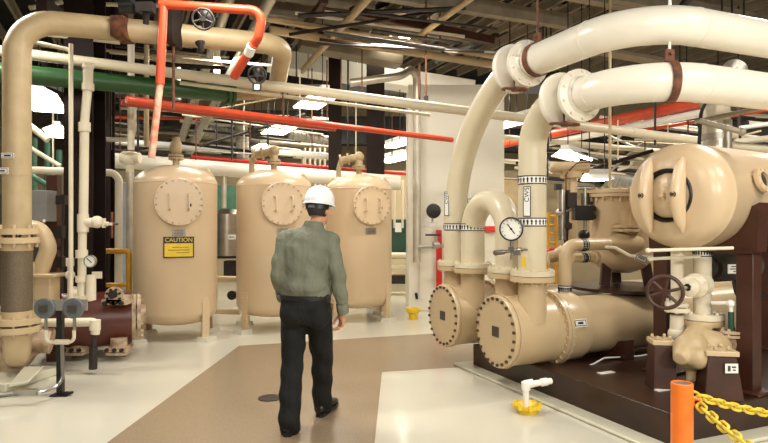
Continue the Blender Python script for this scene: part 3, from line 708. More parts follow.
for k, (x, y0, y1, d, w_) in enumerate(((429.5, 30, -30, 10.2, .03), (440, 45, -30, 9.6, .03), (403, 10, -40, 9.5, .03), (419.5, 105, 58, 9.3, .035), (362, 100, 50, 9.6, .022), (341, 100, 58, 9.5, .022), (327, 125, 60, 9.3, .022), (283, 118, 90, 7.6, .02), (610, 200, -20, 7.6, .035), (426, 100, -20, 9.0, .028))):
    b = B(); b.cyl(P(x, y0, d), P(x, y1, d), w_/2, n=10)
    b.obj('hanger_rod', 'rust' if k not in (8,) else 'beige_old', None, 'thin vertical hanger rod among the overhead pipes' if k != 8 else 'thin pale vertical rod between the big pipes and the drum', cat='rod', group=None if k == 8 else 'hanger rods under the ceiling')
b = B(); b.box(P(426, 101, 9.0), (.06, .1, .14)); b.obj('pipe_clip', 'dark_iron', None, 'dark clip around the long beige pipe at the pier', cat='clip')
# white duct and soffit
b = B(); b.bar(P(268, 60, 12.35), P(470, 91, 13.4), .6, .36); b.obj('air_duct', 'white', None, 'white air duct under the ceiling left of the pier', cat='duct', bevel=.01)
b = B(); b.bar(P(300, 41, 10.3), P(400, 60, 10.8), .4, .26); b.obj('air_duct', 'grey_duct', None, 'dull grey duct stacked above the white duct', cat='duct', bevel=.01)
b = B(); b.tube([P(350, 83, 9.9), P(400, 76, 10.0), P(417, 66, 10.3), P(417, 262, 10.3)], .068, 16, .2)
p0, p1 = P(417, 80, 10.3), P(417, 262, 10.3)
for k in range(9): c = p0+(p1-p0)*(k/8.5); b.cyl(c, c-Z*.02, .073)
b.obj('insulated_drop', 'jacket', None, 'insulated pipe running down the left of the white pier', cat='pipe')

# ------------------------------------------------------------------ light fixtures
def fixture(x, y, d, ln, ang, label, z_top=5.2, w=.44, tubes=False):
    c = P(x, y, d); t = thing('light_fixture', label, 'light', c-Z*.03, 'fluorescent fixtures hanging in the hall')
    a = V((math.cos(ang), math.sin(ang), 0)); s = Z.cross(a)
    b = B(); q = [c-s*(w/2)-Z*.02, c-s*.07+Z*.07, c+s*.07+Z*.07, c+s*(w/2)-Z*.02, c+s*(w/2)-Z*.01, c+s*.07+Z*.08, c-s*.07+Z*.08, c-s*(w/2)-Z*.01]
    b.prism([p-a*(ln/2) for p in q], a*ln); b.obj('reflector', 'white', t)
    b = B(); b.box(c+Z*.11, (ln, .13, .07), a, s); b.obj('housing', 'white', t)
    if not tubes:
        b = B(); b.box(c-Z*.022, (ln*.97, w*.9, .012), a, s); b.obj('lens', 'lens_glow', t)
    for k in (-1, 1) if tubes else ():
        b = B(); b.cyl(c+s*(.11*k)-a*(ln*.48), c+s*(.11*k)+a*(ln*.48), .025, n=10); b.obj('tube', 'tube_glow', t)
    b = B()
    for k in (-1, 1): b.cyl(c+a*(ln*.35*k)+Z*.14, V((0, 0, z_top))+at(c+a*(ln*.35*k), 0), .008, n=6)
    b.obj('hanging_rod', 'dark_iron', t)
ua = math.atan2(U.y, U.x); aa = math.atan2(A.y, A.x)
for x, y, d, ln, an, lb in ((44, 102, 8.6, 1.5, ua, 'large bright light behind the thick left pipe'), (60, 133, 12.5, 1.3, ua, 'small bright light left of the dark column'), (279, 129, 11.5, 1.2, ua, 'bright light above the middle tank'),
    (315, 101, 10.3, 1.25, ua, 'bright light just below the long beige pipe'), (381, 54, 11.0, 1.3, ua, 'bright light left of the pier, below the ceiling'), (396, 40, 12.2, 1.2, ua, 'bright light closest to the ceiling'), (258, 150, 13.5, 1.2, ua, 'bright light low behind the tanks'),
    (392, 159, 13.2, 1.2, ua, 'bright light between the rightmost tank and the pier'), (396, 144, 14.3, 1.2, ua, 'farthest light seen beside the dark column'), (513, 122, 11.5, 1.3, ua, 'bright light at the right edge of the pier'),
    (575, 157, 9.5, .95, aa+.55, 'white light fixture right of the near riser'), (597, 179, 9.0, .34, aa-.3, 'small white light left of the large drum')):
    fixture(x, y, d, ln, an, lb, 4.4 if x == 392 else 5.2, tubes=(an < 1 and an > 0), w=.44 if an != ua else .5)
# ------------------------------------------------------------------ things on and around the pier
c = P(432.5, 211, 10.3); t = thing('wall_gauge', 'black round gauge on the white pier', 'gauge', c-Z*.25)
b = B(); b.lathe([(0, 0), (.11, 0), (.13, .04), (.12, .09), (.08, .10), (0, .10)], c, -Y+X*.3, 28); b.obj('case', 'black', t)
b = B(); b.cyl(c-Z*.1, c-Z*.24, .018); b.box(c+V((-.03, -.02, -.22)), (.22, .06, .05)); b.box(c+V((-.1, -.03, -.22)), (.07, .05, .09)); b.obj('manifold', 'steel', t)
c = P(436, 238, 10.3); t = thing('drain_valve', 'small valve with dark handle on the white pier', 'valve', c-Z*.2)
b = B(); b.cyl(P(418, 247, 10.2), P(444, 246, 10.2), .03); b.ball(P(436, 245, 10.2), .07); b.cyl(P(436, 246, 10.2), P(436, 236, 10.2), .025); b.obj('body', 'galv', t)
b = B(); b.box(P(433, 235, 10.2), (.26, .05, .03)); b.obj('lever', 'dark_iron', t)
b = B(); p = P(439, 262, 10.55); b.box(p, (.10, .03, 1.12)); b.obj('red_post', 'red_sign', None, 'narrow red strip standing on the pier behind the far riser', cat='strip')
t = thing('wall_sign', 'white notice with red lower edge half hidden behind the U-shaped pipe', 'sign', P(482, 250, 10.56)); c = P(480, 213, 10.56)
b = B(); b.box(c, (.62, .02, .5)); b.obj('panel', 'white', t); b = B(); b.box(P(480, 229, 10.54), (.62, .03, .10)); b.obj('red_edge', 'red_sign', t)
text('sign_lettering', 'DO', .11, P(467, 201, 10.53), X, Z, 'black', t, 'LEFT'); text('sign_lettering', 'NO', .11, P(467, 209, 10.53), X, Z, 'black', t, 'LEFT')
b = B(); b.box(P(421, 191, 10.58), (.04, .03, 3.8)); b.obj('conduit', 'plaster', None, 'thin white conduit up the face of the pier', cat='conduit')
b = B(); b.cyl(P(416, 293, 10.55), P(417, 299, 10.55), .025); b.obj('wall_hook', 'black', None, 'tiny black hook low on the pier', cat='hook')
# yellow floor funnels
def funnel(x, y, d, s, label, tall=False):
    c = at(P(x, y, d), .0); b = B(); b.lathe([(0, .0), (.085*s, 0), (.09*s, .035*s), (.115*s, .045*s), (.118*s, .075*s), (.10*s, .075*s), (.06*s, .04*s), (0, .04*s)] if not tall else [(0, 0), (.05*s, 0), (.055*s, .07*s), (.085*s, .09*s), (.09*s, .135*s), (.07*s, .135*s), (.05*s, .08*s), (0, .08*s)], c, Z, 28)
    for k in range(8 if not tall else 0):
        th = k*PI/4; b.box(c+V((math.cos(th)*.112*s, math.sin(th)*.112*s, .062*s)), (.03*s, .03*s, .04*s))
    b.obj('drain_funnel', 'yellow', None, label, cat='funnel')
funnel(413, 317, 9.7, 1.35, 'yellow drain funnel on the floor at the pier corner', True)
funnel(527, 412, 4.97, .95, 'yellow drain funnel on the floor under the white elbow')
e0 = P(526.5, 406, 4.97); t = thing('drain_elbow', 'white plastic elbow pouring into the yellow funnel', 'pipe', e0)
b = B(); b.tube([e0, P(525.5, 385, 4.97), P(551, 381, 5.05)], .026, 16, .03); b.cyl(P(524, 385, 4.97), P(533, 383, 4.98), .036); b.cyl(P(526, 390, 4.97), P(525.6, 382, 4.97), .036); b.cyl(P(541, 382.5, 5.02), P(547, 381.5, 5.03), .033); b.obj('pipe_body', 'plastic_white', t)
# floor drain grate
c = G(270, 398.5); c.z = .004; b = B(); b.cyl(c, c+Z*.006, .105, n=40); b.m(1)
for i in range(-3, 4):
    for j in range(-3, 4):
        if i*i+j*j < 11: b.cyl(c+V((i*.027, j*.027, .006)), c+V((i*.027, j*.027, .0075)), .009, n=8)
b.obj('floor_drain', ['drain', 'black'], None, 'round perforated floor drain left of the man', cat='drain')
# wire on the skid
b = B(); b.tube([P(563, 371, 5.6), P(590, 366, 5.55), P(604, 358, 5.7), P(640, 356, 5.9), P(660, 352, 6.0)], .008, 8, .2); b.obj('loose_wire', 'white', None, 'pale wire lying on the skid under the near shell', cat='wire')
for x, y in ((606, 373), (664, 390)):
    c = G(x, y); k = (CZ-.25)/CZ; b = B(); b.box(V((c.x*k, c.y*k, .254)), (.16, .05, .006), A, U); b.obj('paper_strip', 'white', None, 'white strip lying on the skid %s' % ('near the shell saddle' if x < 650 else 'in front of the left pump pedestal'), cat='strip')

# ------------------------------------------------------------------ bollard and chains
bx = P(682, 382, 2.66); zt = P(682, 382.5, 2.66).z
t = thing('bollard', 'orange steel bollard in the right foreground', 'bollard', at(bx, 0))
b = B(); b.lathe([(0, 0), (.046, 0), (.046, zt-.004), (.043, zt), (.038, zt), (.038, zt-.006)], at(bx, 0), Z, 40); b.obj('post', 'orange', t)
b = B(); b.lathe([(0, zt-.006), (.0385, zt-.006), (.0385, zt-.012), (0, zt-.012)], at(bx, 0), Z, 32); b.obj('cap', 'grey_disc', t)
ey = P(697, 402.5, 2.64); b = B(); b.torus(ey, Y+X*.3, .016, .006, 20, 8); b.cyl(at(bx, ey.z), ey-X*.018, .006, n=8); b.obj('eye_bolt', 'orange', t)
b = B(); b.torus(ey+V((.004, -.005, -.016)), X+Y*.2, .013, .0045, 20, 8); b.obj('clip', 'green', t)
def chain(label, p0, p1, sag, ll, wd):
    n0 = 60; pts = []
    for i in range(n0+1):
        s = i/n0; p = p0.lerp(p1, s); p.z -= sag*4*s*(1-s); pts.append(p)
    t = thing('barrier_chain', label, 'chain', pts[n0//2]); L = sum((pts[i+1]-pts[i]).length for i in range(n0)); step = ll*.72; n = int(L/step)
    acc = 0; i = 0; b = B()
    for k in range(n):
        tgt = (k+.5)*step
        while i < n0-1 and acc+(pts[i+1]-pts[i]).length < tgt: acc += (pts[i+1]-pts[i]).length; i += 1
        dr = (pts[i+1]-pts[i]).normalized(); c = pts[i]+dr*(tgt-acc)
        sd = dr.cross(Z).normalized(); up = sd.cross(dr); e = (sd*.8+up*.6) if k % 2 else (sd*-.6+up*.8)
        w2 = wd/2; rr = ll/2-w2; path = []
        for q in range(9): th = -PI/2+PI*q/8; path.append(c+dr*(rr+w2*math.cos(th))+e*(w2*math.sin(th)))
        for q in range(9): th = PI/2+PI*q/8; path.append(c+dr*(-rr+w2*math.cos(th))+e*(w2*math.sin(th)))
        path.append(path[0]); b.tube(path, wd*.20, 8, None, False)
    b.obj('links', 'yellow_chain', t)
chain('yellow plastic chain running level to the right of the bollard', P(692, 394, 2.68), P(800, 416, 2.9), .02, .058, .032)
chain('yellow plastic chain sagging toward the camera from the bollard', P(699, 405, 2.62), P(800, 478, 1.95), .02, .062, .032)

# ------------------------------------------------------------------ flash tank behind the shells
d = 6.6; c = P(621, 235, d); zt = .885
b = B(); b.lathe([(0, 0), (.55, 0), (.55, .03), (0, .03)], at(P(622, 235, 6.5), zt-.03), Z, 48); b.box(at(P(622, 235, 6.5), zt-.02), (.5, .5, .03)); b.obj('support_table', 'brown_deck', None, 'dark glossy round table carrying the beige upright vessel', cat='table')
t = thing('flash_tank', 'beige upright vessel with bolted lid, half hidden by the large drum', 'tank', at(c, zt))
b = B(); b.lathe([(0, .13), (.12, .14), (.24, .19), (.31, .27), (.325, .34), (.325, .96), (.37, .96), (.37, .995), (0, .995)], at(c, zt), Z, 48); b.bolts(at(c, zt+.915), Z, .345, 24, .014, .05); b.obj('shell', 'beige_tank', t)
b = B(); b.lathe([(.37, 1.0), (.37, 1.035), (.3, 1.045), (.12, 1.06), (0, 1.065)], at(c, zt), Z, 48); b.bolts(at(c, zt+1.03), Z, .345, 24, .014, .03); b.obj('lid', 'beige_tank', t)
for s in (-1, 0, 1):
    p = at(c, zt)+V((.24*s, -.16+.3*(s == 0), 0)); b = B(); b.bar(p+Z*.005, p+V((-.03*s, .03, .24)), .1, .05, Y); b.obj('leg', 'brown', t)
q = P(565, 292, 6.0); t = thing('inlet_pipe', 'beige pipe bending from the near shell toward the upright vessel', 'pipe', at(q, .85))
e = at(q, 1.345); b = B(); b.tube([at(q, .83), e, e+A*.72], .062, 20, .13); b.lathe([(.062, .55), (.115, .68), (.12, .85), (.1, .95), (0, .97)], e, A, 24); tq = e+A*.79; b.cyl(tq, tq+Z*.14, .07, .06); b.cyl(tq+Z*.13, tq+Z*.16, .14, n=28); b.cyl(tq+Z*.17, tq+Z*.2, .14, n=28); b.bolts(tq+Z*.12, Z, .115, 8, .011, .1); b.cyl(tq+Z*.2, tq+Z*.36, .055); b.obj('pipe_body', 'beige', t)
arrow_band(at(q, .905), Z, .062, t); arrow_band(e+A*.22, A, .062, t, w=.07)
b = B(); s2 = P(572, 258, 6.2); b.cyl(s2, s2+A*.3, .046, n=20); b.cyl(s2+A*.28, s2+A*.32, .07, n=20); st = b.obj('side_branch', 'beige', t); arrow_band(s2+A*.16, A, .046, st)
b = B(); b.tube([P(605, 247, 6.0), P(616, 248, 5.95), P(630, 256, 5.85), P(660, 258, 5.6)], .016, 10, .05); b.obj('sensing_line', 'cream', None, 'thin cream line sloping in front of the upright vessel', cat='pipe')
c = P(641, 258.5, 5.7); r_ = (X*.9-Z*.42).normalized(); u_ = (Z*.9+X*.42).normalized(); b = B(); b.box(c, (.115, .005, .062), r_, Y, u_); b.m(1).box(c-Y*.003, (.105, .004, .052), r_, Y, u_); b.m(0).box(c-Y*.005, (.095, .004, .042), r_, Y, u_); b.m(1).box(c-Y*.007, (.06, .002, .006), r_, Y, u_); b.box(c-Y*.007+u_*.012, (.07, .002, .005), r_, Y, u_)
b.obj('line_tag', ['white', 'black'], None, 'white tag with black border tilted on the thin cream line', cat='tag')
for y, x0, x1, d, lb in ((250.5, 648, 733, 4.5, 'upper thin cream tube under the large drum'), (259, 650, 700, 4.75, 'lower thin cream tube under the large drum')):
    b = B(); b.cyl(P(x0, y, d), P(x1, y-2.5, d), .013, n=12); b.ball(P(x0, y, d), .02, 10); b.obj('small_tube', 'cream', None, lb, cat='pipe')
# instruments left of the flash tank
c = P(578, 213, 6.5); t = thing('valve_positioner', 'dark grey instrument box on a pipe left of the upright vessel', 'instrument', c-Z*.4)
b = B(); b.box(c+X*.05, (.2, .16, .16)); b.ball(c+V((.16, -.02, .05)), .03); b.ball(c+V((.16, -.02, -.04)), .03); b.obj('box', 'black', t, bevel=.012)
b = B(); b.box(P(571, 200, 6.5), (.1, .1, .16)); b.box(P(587, 199, 6.6), (.1, .1, .13)); b.cyl(P(568, 190, 6.5), P(566, 243, 6.5), .022); b.ball(P(567, 226, 6.5), .05); b.box(P(568, 226, 6.5), (.06, .1, .06)); b.obj('switches', 'dark_iron', t)
b = B(); b.cyl(P(557, 215, 6.5), P(571, 209, 6.5), .022); b.cyl(P(562, 190, 6.5), P(562, 240, 6.5), .045); b.ball(P(560, 213, 6.5), .05); b.cyl(P(585, 230, 6.5), P(585, 188, 6.5), .02); b.cyl(P(577, 188, 6.5), P(592, 188, 6.5), .02); b.obj('fittings', 'steel', t)
b = B(); b.ball(P(584, 235, 7.4), .07, 16); b.obj('round_cap', 'black', None, 'black round cap between the riser and the upright vessel', cat='cap')
b = B(); c = P(571, 196, 7.6)
b.cyl(P(571, 171, 7.6), P(571, 262, 7.6), .075, n=24); b.tube([P(555, 168, 7.6), P(588, 167, 7.6)], .075, 20); b.ball(P(555, 168, 7.6), .075); b.cyl(P(571, 172, 7.6), P(571, 178, 7.6), .13); b.obj('vent_header', 'beige', None, 'beige vent header on a post right of the near riser', cat='pipe')
b = B(); b.tube([P(592, 162, 7.5), P(577, 163, 7.5), P(566, 174, 7.5), P(566, 200, 7.5)], .009, 8, .05); b.obj('copper_line', 'rust', None, 'thin copper line bent along the beige vent header', cat='pipe')
b = B()
for x in (548.5, 556): b.cyl(P(x, 212, 8.0), P(x, 285, 8.0), .022, n=8)
for y in (216, 225, 234, 243): b.cyl(P(548.5, y, 8.0), P(556, y, 8.0), .018, n=8)
b.obj('ladder', 'yellow_rail', None, 'small yellow ladder far behind the near riser', cat='ladder')
b = B(); b.tube([P(548, 258, 7.0), P(556, 256, 7.0), P(564, 250, 7.0)], .07, 16, .1); b.obj('pipe_stub', 'beige', None, 'beige pipe stub just behind the near riser', cat='pipe')
b = B(); b.ball(P(552, 251, 7.1), .07, 16, (1.3, 1, .5)); b.obj('warning_cap', 'red_sign', None, 'red cap behind the near riser', cat='cap')
# motor, hoses and tags behind the post
c = P(726, 266, 5.5); t = thing('oil_pump_motor', 'olive grey motor hanging behind the brown post', 'motor', c-Z*.15)
b = B(); b.cyl(c-A*.22, c+A*.32, .14, n=28); b.cyl(c-A*.26, c-A*.22, .1); b.obj('body', 'green_pale' if 0 else 'dark_grey', t)
q = P(737, 269, 5.2); b = B(); b.box(q, (.16, .006, .08)); b.m(1)
for k, w_ in enumerate((.1, .12, .07)): b.box(q+V((0, -.004, .022-.022*k)), (w_, .002, .009))
b.obj('warning_plate', ['white', 'dark_grey'], t)
for k in range(2):
    b = B(); b.tube([P(733+3*k, 280, 5.2), P(736+3*k, 297, 5.15), P(748, 303-2*k, 5.2), P(765, 296-3*k, 5.3)], .012, 8, .1); b.obj('hose', 'black_rubber', None, 'black hose looping behind the brown post, %s' % ('lower one' if k == 0 else 'upper one'), cat='hose')
b = B(); q = P(770, 237, 4.75); b.torus(q, (Y-X*.6).normalized(), .075, .025, 24, 10); b.obj('rubber_ring', 'black_rubber', None, 'black rubber ring at the right edge below the sight port', cat='ring')
c = P(738, 376, 5.2); b = B(); b.box(at(c, .32), (.1, .1, .14)); b.obj('yellow_bottle', 'yellow', None, 'small yellow container behind the right pump pedestal', cat='container', bevel=.015)
# pipes above the drum
t = thing('drum_riser', 'grey insulated riser standing on top of the large drum', 'pipe', P(717, 152, 5.2)); b = B(); b.cyl(P(716, 156, 5.3), P(716, 100, 5.3), .11, n=24); b.cyl(P(712, 103, 5.3), P(735, 70, 5.6), .11, n=24); b.obj('jacket', 'jacket', t)
b = B(); b.cyl(P(716, 140, 5.3), P(716, 134, 5.3), .118, n=24); b.cyl(P(727, 154, 5.2), P(727, 120, 5.2), .04); b.obj('bands', 'galv', t)
b = B(); b.tube([P(709, 96, 5.1), P(701, 112, 5.1), P(699, 145, 5.1)], .015, 8, .2); b.obj('black_cable', 'black_rubber', None, 'black cable curving beside the grey riser on the drum', cat='cable')
for p0, p1, D, m, lb in ((P(699, 121, 4.9), P(742, 132, 4.8), .045, 'grey_duct', 'grey arm sloping down above the drum'), (P(695, 122, 5.0), P(770, 106, 4.9), .04, 'grey_duct', 'grey arm sloping up above the drum')):
    b = B(); b.cyl(p0, p1, D/2, n=14); b.ball(p1, D*.7, 12); b.obj('pipe_brace', m, None, lb, cat='arm')
# ------------------------------------------------------------------ background: back of the hall
def bgp(name, label, pts, D, m, **k): return pipe(name, label, 'pipe', pts, D, m, k.get('bend'), k.get('n', 12), k.get('group'), bands=k.get('bands'))
b = B(); b.box(V((2, 15.6, 1.45)), (30, .15, 2.9)); b.obj('wall_partition', 'wall', kind='structure')
bgp('insulated_pipe', 'thick banded insulated pipe running behind the tank tops', [P(108, 160, 10.4), P(400, 183, 10.9)], .26, 'insulation', bands=.9, n=20)
bgp('red_pipe', 'thin dark red pipe just above the banded insulated pipe', [P(190, 157, 11.5), P(460, 178, 12.6)], .07, 'red_sign')
rows = [
 ((90, 140), (330, 156), 11.9, .13, 'white', 'white pipe crossing behind the leftmost tank nozzle'),
 ((120, 108), (330, 119), 13.5, .07, 'cream', 'cream pipe high behind the tanks, topmost of the back rows'),
 ((180, 121), (330, 136), 12.5, .075, 'cream', 'cream pipe behind the tanks under the red pipes'),
 ((190, 136), (330, 147), 13.2, .10, 'grey_duct', 'grey pipe behind the tanks over the white pipe'),
 ((100, 128), (215, 136), 13.6, .09, 'grey_duct', 'grey pipe at the back left of the white pipe'),
 ((200, 150), (330, 158), 13.8, .12, 'cream', 'cream pipe at the back below the grey pipes'),
 ((225, 160), (326, 168), 13.9, .10, 'galv', 'dull metal pipe lowest of the rows behind the tanks'),
 ((92, 117), (200, 119), 12.8, .07, 'red', 'thin red pipe behind the faded orange leg'),
 ((110, 112), (165, 112), 13.9, .22, 'dark_grey', 'dark grey pipe behind the faded orange leg'),
]
for (x0, y0), (x1, y1), d, D, m, lb in rows: bgp('back_pipe', lb, [P(x0, y0, d), P(x1, y1, d+.7)], D, m, n=14)
# spiral ducts
for (x0, y0), (x1, y1), d, D, lb in (((196, 128), (246, 139), 12.3, .26, 'spiral metal duct behind the grey insulated pipes'), ((288, 135), (330, 141), 12.8, .20, 'spiral metal duct left of the dark columns'), ((241, 124), (244, 172), 12.0, .24, 'upright ribbed metal duct behind the middle tank'), ((600, 178), (640, 186), 12.5, .42, 'spiral metal duct beyond the large drum'), ((640, 140), (770, 150), 13, .3, 'spiral metal duct above the large drum')):
    p, q = P(x0, y0, d), P(x1, y1, d+.4); b = B(); a = (q-p).normalized(); Ln = (q-p).length; prof = []
    n = max(6, int(Ln/.09))
    for i in range(n+1): prof += [(D/2, Ln*i/n-.012), (D/2+.012, Ln*i/n)]
    b.lathe(prof, p, a, 20); b.obj('spiral_duct', 'galv', None, lb, cat='duct')
# dark mass of far ducts above the partition
for k, (x0, x1, y0, y1, d, m, lb) in enumerate(((22, 160, 100, 128, 14.6, 'dark_grey', 'dark far duct left of the faded orange leg'), (150, 330, 112, 130, 15.2, 'dark_grey', 'dark far duct over the tanks'), (330, 410, 118, 145, 15.2, 'deck', 'dark far duct between the columns and pier'), (500, 640, 130, 152, 15, 'deck', 'dark far duct right of the pier'), (610, 800, 118, 140, 14.8, 'dark_grey', 'dark far duct above the drum'))):
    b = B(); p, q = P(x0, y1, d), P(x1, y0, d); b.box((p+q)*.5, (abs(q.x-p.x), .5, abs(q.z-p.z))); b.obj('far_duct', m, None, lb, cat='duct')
# faint small pipes hung under the ceiling
rr = random.Random(3)
spots = [(('left of the thick overhead elbow', (30, 8, 62, 2, 8.8)), .07), (('above the black actuator', (95, 4, 240, 8, 8.6)), .06), (('behind the thick overhead pipe', (80, 50, 280, 66, 9.5)), .05), (('just under the thick overhead pipe', (48, 35, 120, 43, 7.4)), .045)]
for (lb, (x0, y0, x1, y1, d)), D in spots: bgp('conduit', 'thin cream conduit %s' % lb, [P(x0, y0, d), P(x1, y1, d+.4)], D, 'cream')
for x, y0, y1, d, D, m, bend, lb in ((131, 40, 150, 7.6, .085, 'cream', 0, 'cream upright pipe right of the second dark column'), (146.5, 45, 146, 8.4, .07, 'beige_old', 0, 'beige upright pipe left of the faded orange leg'), (178, 66, 100, 9.8, .10, 'galv', 0, 'short metal pipe behind the thick overhead pipe'), (217, 45, 78, 9.6, .1, 'cream', 0, 'short cream pipe left of the orange elbow')):
    bgp('upright_pipe', lb, [P(x, y0, d), P(x, y1, d)], D, m)
bgp('bent_pipe', 'cream pipe with low elbow between the two dark columns', [P(134, 100, 7.9), P(134, 140, 7.9), P(93, 139, 7.9)], .06, 'cream', bend=.12)
bgp('bent_pipe', 'cream pipe passing behind the dark column and turning down', [P(26, 170, 8.3), P(119, 173, 8.3), P(118, 335, 8.3)], .10, 'cream', bend=.14, n=16)
bgp('banded_pipe', 'banded upright pipe left of the caution-signed tank', [P(130, 158, 9.2), P(130, 312, 9.2)], .12, 'jacket', bands=.35)
t = thing('header_valve', 'cream valve with flat wheel on top of the banded upright pipe', 'valve', P(130, 165, 9.2)); b = B(); b.cyl(P(121, 158, 9.2), P(140, 158, 9.2), .08); b.cyl(P(130, 172, 9.2), P(130, 155, 9.2), .06); b.ball(P(130, 160, 9.2), .1); b.obj('body', 'cream', t); b = B(); wheel(b, P(130, 153, 9.2), Z, .11, .014); b.obj('wheel', 'cream', t)
# left far corner
for x, y0, y1, d, m, lb in ((34, 138, 335, 10.5, 'green_pale', 'green upright pipe nearest the thick left pipe'), (47, 142, 335, 10.8, 'green_pale', 'green upright pipe in the middle of the left corner'), (59, 150, 335, 11.0, 'green_pale', 'green upright pipe next to the dark column'), (53, 112, 175, 9.6, 'cream', 'thin cream upright left of the dark column')):
    bgp('corner_pipe', lb, [P(x, y0, d), P(x, y1, d)], .10 if m != 'cream' else .03, m)
for x0, y0, x1, y1, d, m, D, lb in ((30, 126, 48, 140, 9.0, 'cream', .1, 'cream sloping pipe below the large bright light'), (30, 148, 60, 166, 9.2, 'cream', .07, 'cream pipe above the grey control box'), (30, 175, 56, 190, 9.4, 'green_pale', .08, 'green sloping pipe above the grey control box')):
    bgp('corner_pipe', lb, [P(x0, y0, d), P(x1, y1, d)], D, m)
c = P(105, 240, 12.5); b = B(); b.box(at(c, 1.2), (.8, .5, 2.4)); 
for k in range(4): b.m(1).box(at(c, .5+.45*k)-Y*.26, (.7, .02, .03))
b.obj('cabinet', ['blue_grey', 'grey_paint'], None, 'blue-grey cabinet far behind the white valve', cat='cabinet')
c = P(15, 260, 9.5); b = B(); b.box(at(c, 1.0), (2.2, .5, 2.0)); b.obj('equipment_housing', 'dark_grey', None, 'dark equipment housing behind the thick left pipe', cat='housing')
# between the tanks
c = P(227, 235, 11.2); t = thing('steel_vessel', 'shiny steel upright vessel between the first two tanks', 'vessel', at(c, .6)); b = B()
b.lathe([(0, .95), (.30, .95), (.30, 1.72), (.2, 1.8), (0, 1.82)], at(c, 0), Z, 36); b.obj('body', 'steel', t)
b = B()
for s in (-1, 1): b.box(at(c, .48)+X*(.22*s), (.05, .05, .94))
b.box(at(c, .93), (.62, .4, .06)); b.box(at(c, .70)+X*.1, (.26, .26, .3)); b.obj('stand', 'dark_iron', t)
b = B(); q = P(232, 237, 10.88); b.box(q, (.14, .006, .09)); b.m(1).box(q-Y*.004, (.1, .002, .015)); b.obj('label', ['white', 'dark_grey'], t)
b = B(); b.box(at(P(228, 200, 12.2), 1.95), (.9, .4, .7)); b.obj('pale_green_unit', 'green_pale', None, 'pale green unit behind the steel vessel', cat='unit')
bgp('drop_pipe', 'grey pipe hanging between the first two tanks', [P(224, 172, 10.6), P(224, 208, 10.6)], .09, 'jacket')
for y, lb in ((278, 'upper beige rail low between the first two tanks'), (311, 'lower beige pipe low between the first two tanks')):
    bgp('low_pipe', lb, [P(205, y, 9.2), P(240, y+1, 9.2)], .085, 'beige')
b = B(); c = P(232.5, 295, 9.0); b.cyl(c, c-Y*.05, .07, n=20); b.cyl(c, c+Y*.1, .03); b.obj('bleed_valve', 'black', None, 'black round valve knob low beside the middle tank', cat='valve')
# between the third tank and the pier
c = P(399, 241, 13.2); b = B(); b.box(at(c, 1.2), (.42, .3, .85)); b.m(1).box(at(c, 1.45)+V((-.02, -.16, 0)), (.14, .01, .2)); b.obj('electrical_box', ['green_dark', 'white'], None, 'dark green panel with white paper beside the pier', cat='panel')
c = P(399, 290, 13.0); b = B(); b.box(at(c, .6), (.5, .3, .06)); b.box(at(c, .25), (.4, .3, .35)); b.cyl(at(c, .85)-X*.25, at(c, .85)+X*.25, .06); b.obj('shelf_unit', 'cream', None, 'cream shelf below the dark green panel', cat='shelf')
b = B(); b.box(at(P(398, 292, 12.8), .35)-Y*.05, (.3, .12, .18)); b.obj('small_motor', 'dark_iron', None, 'small dark motor on the cream shelf beside the pier', cat='motor')
for x, lb in ((394.5, 'left cream upright between third tank and pier'), (402.5, 'right cream upright between third tank and pier')):
    bgp('thin_upright', lb, [P(x, 180, 12.8), P(x, 228, 12.8)], .05, 'cream')
rows = [(296, 'first'), (301, 'second'), (306, 'third'), (311, 'fourth'), (316, 'fifth')]
for x, o in rows: bgp('conduit_rack', 'thin cream vertical conduit above the helmet, %s from the left' % o, [P(x+9, 148, 13.6), P(x+9, 205, 13.6)], .05, 'cream')
bgp('conduit_elbow', 'cream conduit turning down above the helmet', [P(260, 146, 13.4), P(303, 151, 13.4), P(303, 205, 13.4)], .06, 'cream', bend=.15)
# right background
bgp('red_pipe', 'big red pipe rising to the right behind the near riser', [H(495, 146, 3.25), H(716, 99, 3.25)], .17, 'red', n=20)
bgp('white_pipe', 'white pipe just below the big red pipe', [H(545, 144, 3.1), H(712, 111, 3.1)], .12, 'white', n=16)
bgp('red_pipe', 'thin red pipe above the large drum', [P(640, 131, 10), P(790, 106, 9)], .06, 'red')
for k, (x0, y0, x1, y1, d, D, m, lb) in enumerate(((500, 137, 780, 162, 11, .1, 'cream', 'cream pipe crossing behind the near riser'), (500, 160, 640, 168, 13.4, .07, 'cream', 'cream pipe low at the back right of the pier'), (545, 148, 640, 148, 12, .05, 'grey_duct', 'grey conduit above the white light fixture'), (590, 160, 640, 120, 11.5, .06, 'grey_duct', 'grey brace rising toward the lower big pipe'), (610, 172, 650, 134, 11, .05, 'galv', 'metal brace left of the large drum'), (600, 132, 660, 158, 11.2, .05, 'galv', 'metal brace sloping down toward the large drum'), (600, 118, 770, 140, 12.2, .11, 'cream', 'cream pipe behind the white pipe'), (740, 128, 790, 121, 8.2, .06, 'white', 'white pipe at the right edge above the drum'), (735, 142, 790, 136, 8.6, .09, 'cream', 'cream pipe at the right edge above the drum'))):
    bgp('back_pipe', lb, [P(x0, y0, d), P(x1, y1, d)], D, m)
bgp('bent_pipe', 'cream conduit bent twice left of the large drum', [P(610, 164, 10.2), P(620, 158, 10.2), P(632, 158, 10.2), P(632, 166, 10.2), P(618, 170, 10.2)], .05, 'cream', bend=.1)
b = B(); b.box(P(640, 160, 13.6), (.3, .3, 1.6)); b.obj('tan_post', 'beige_old', None, 'tan post behind the large drum', cat='post')
b = B(); b.box(at(P(512, 240, 14.6), 1.3), (.9, .3, 2.6)); b.obj('beige_locker', 'beige_old', None, 'tall beige locker in the gap right of the pier', cat='locker')
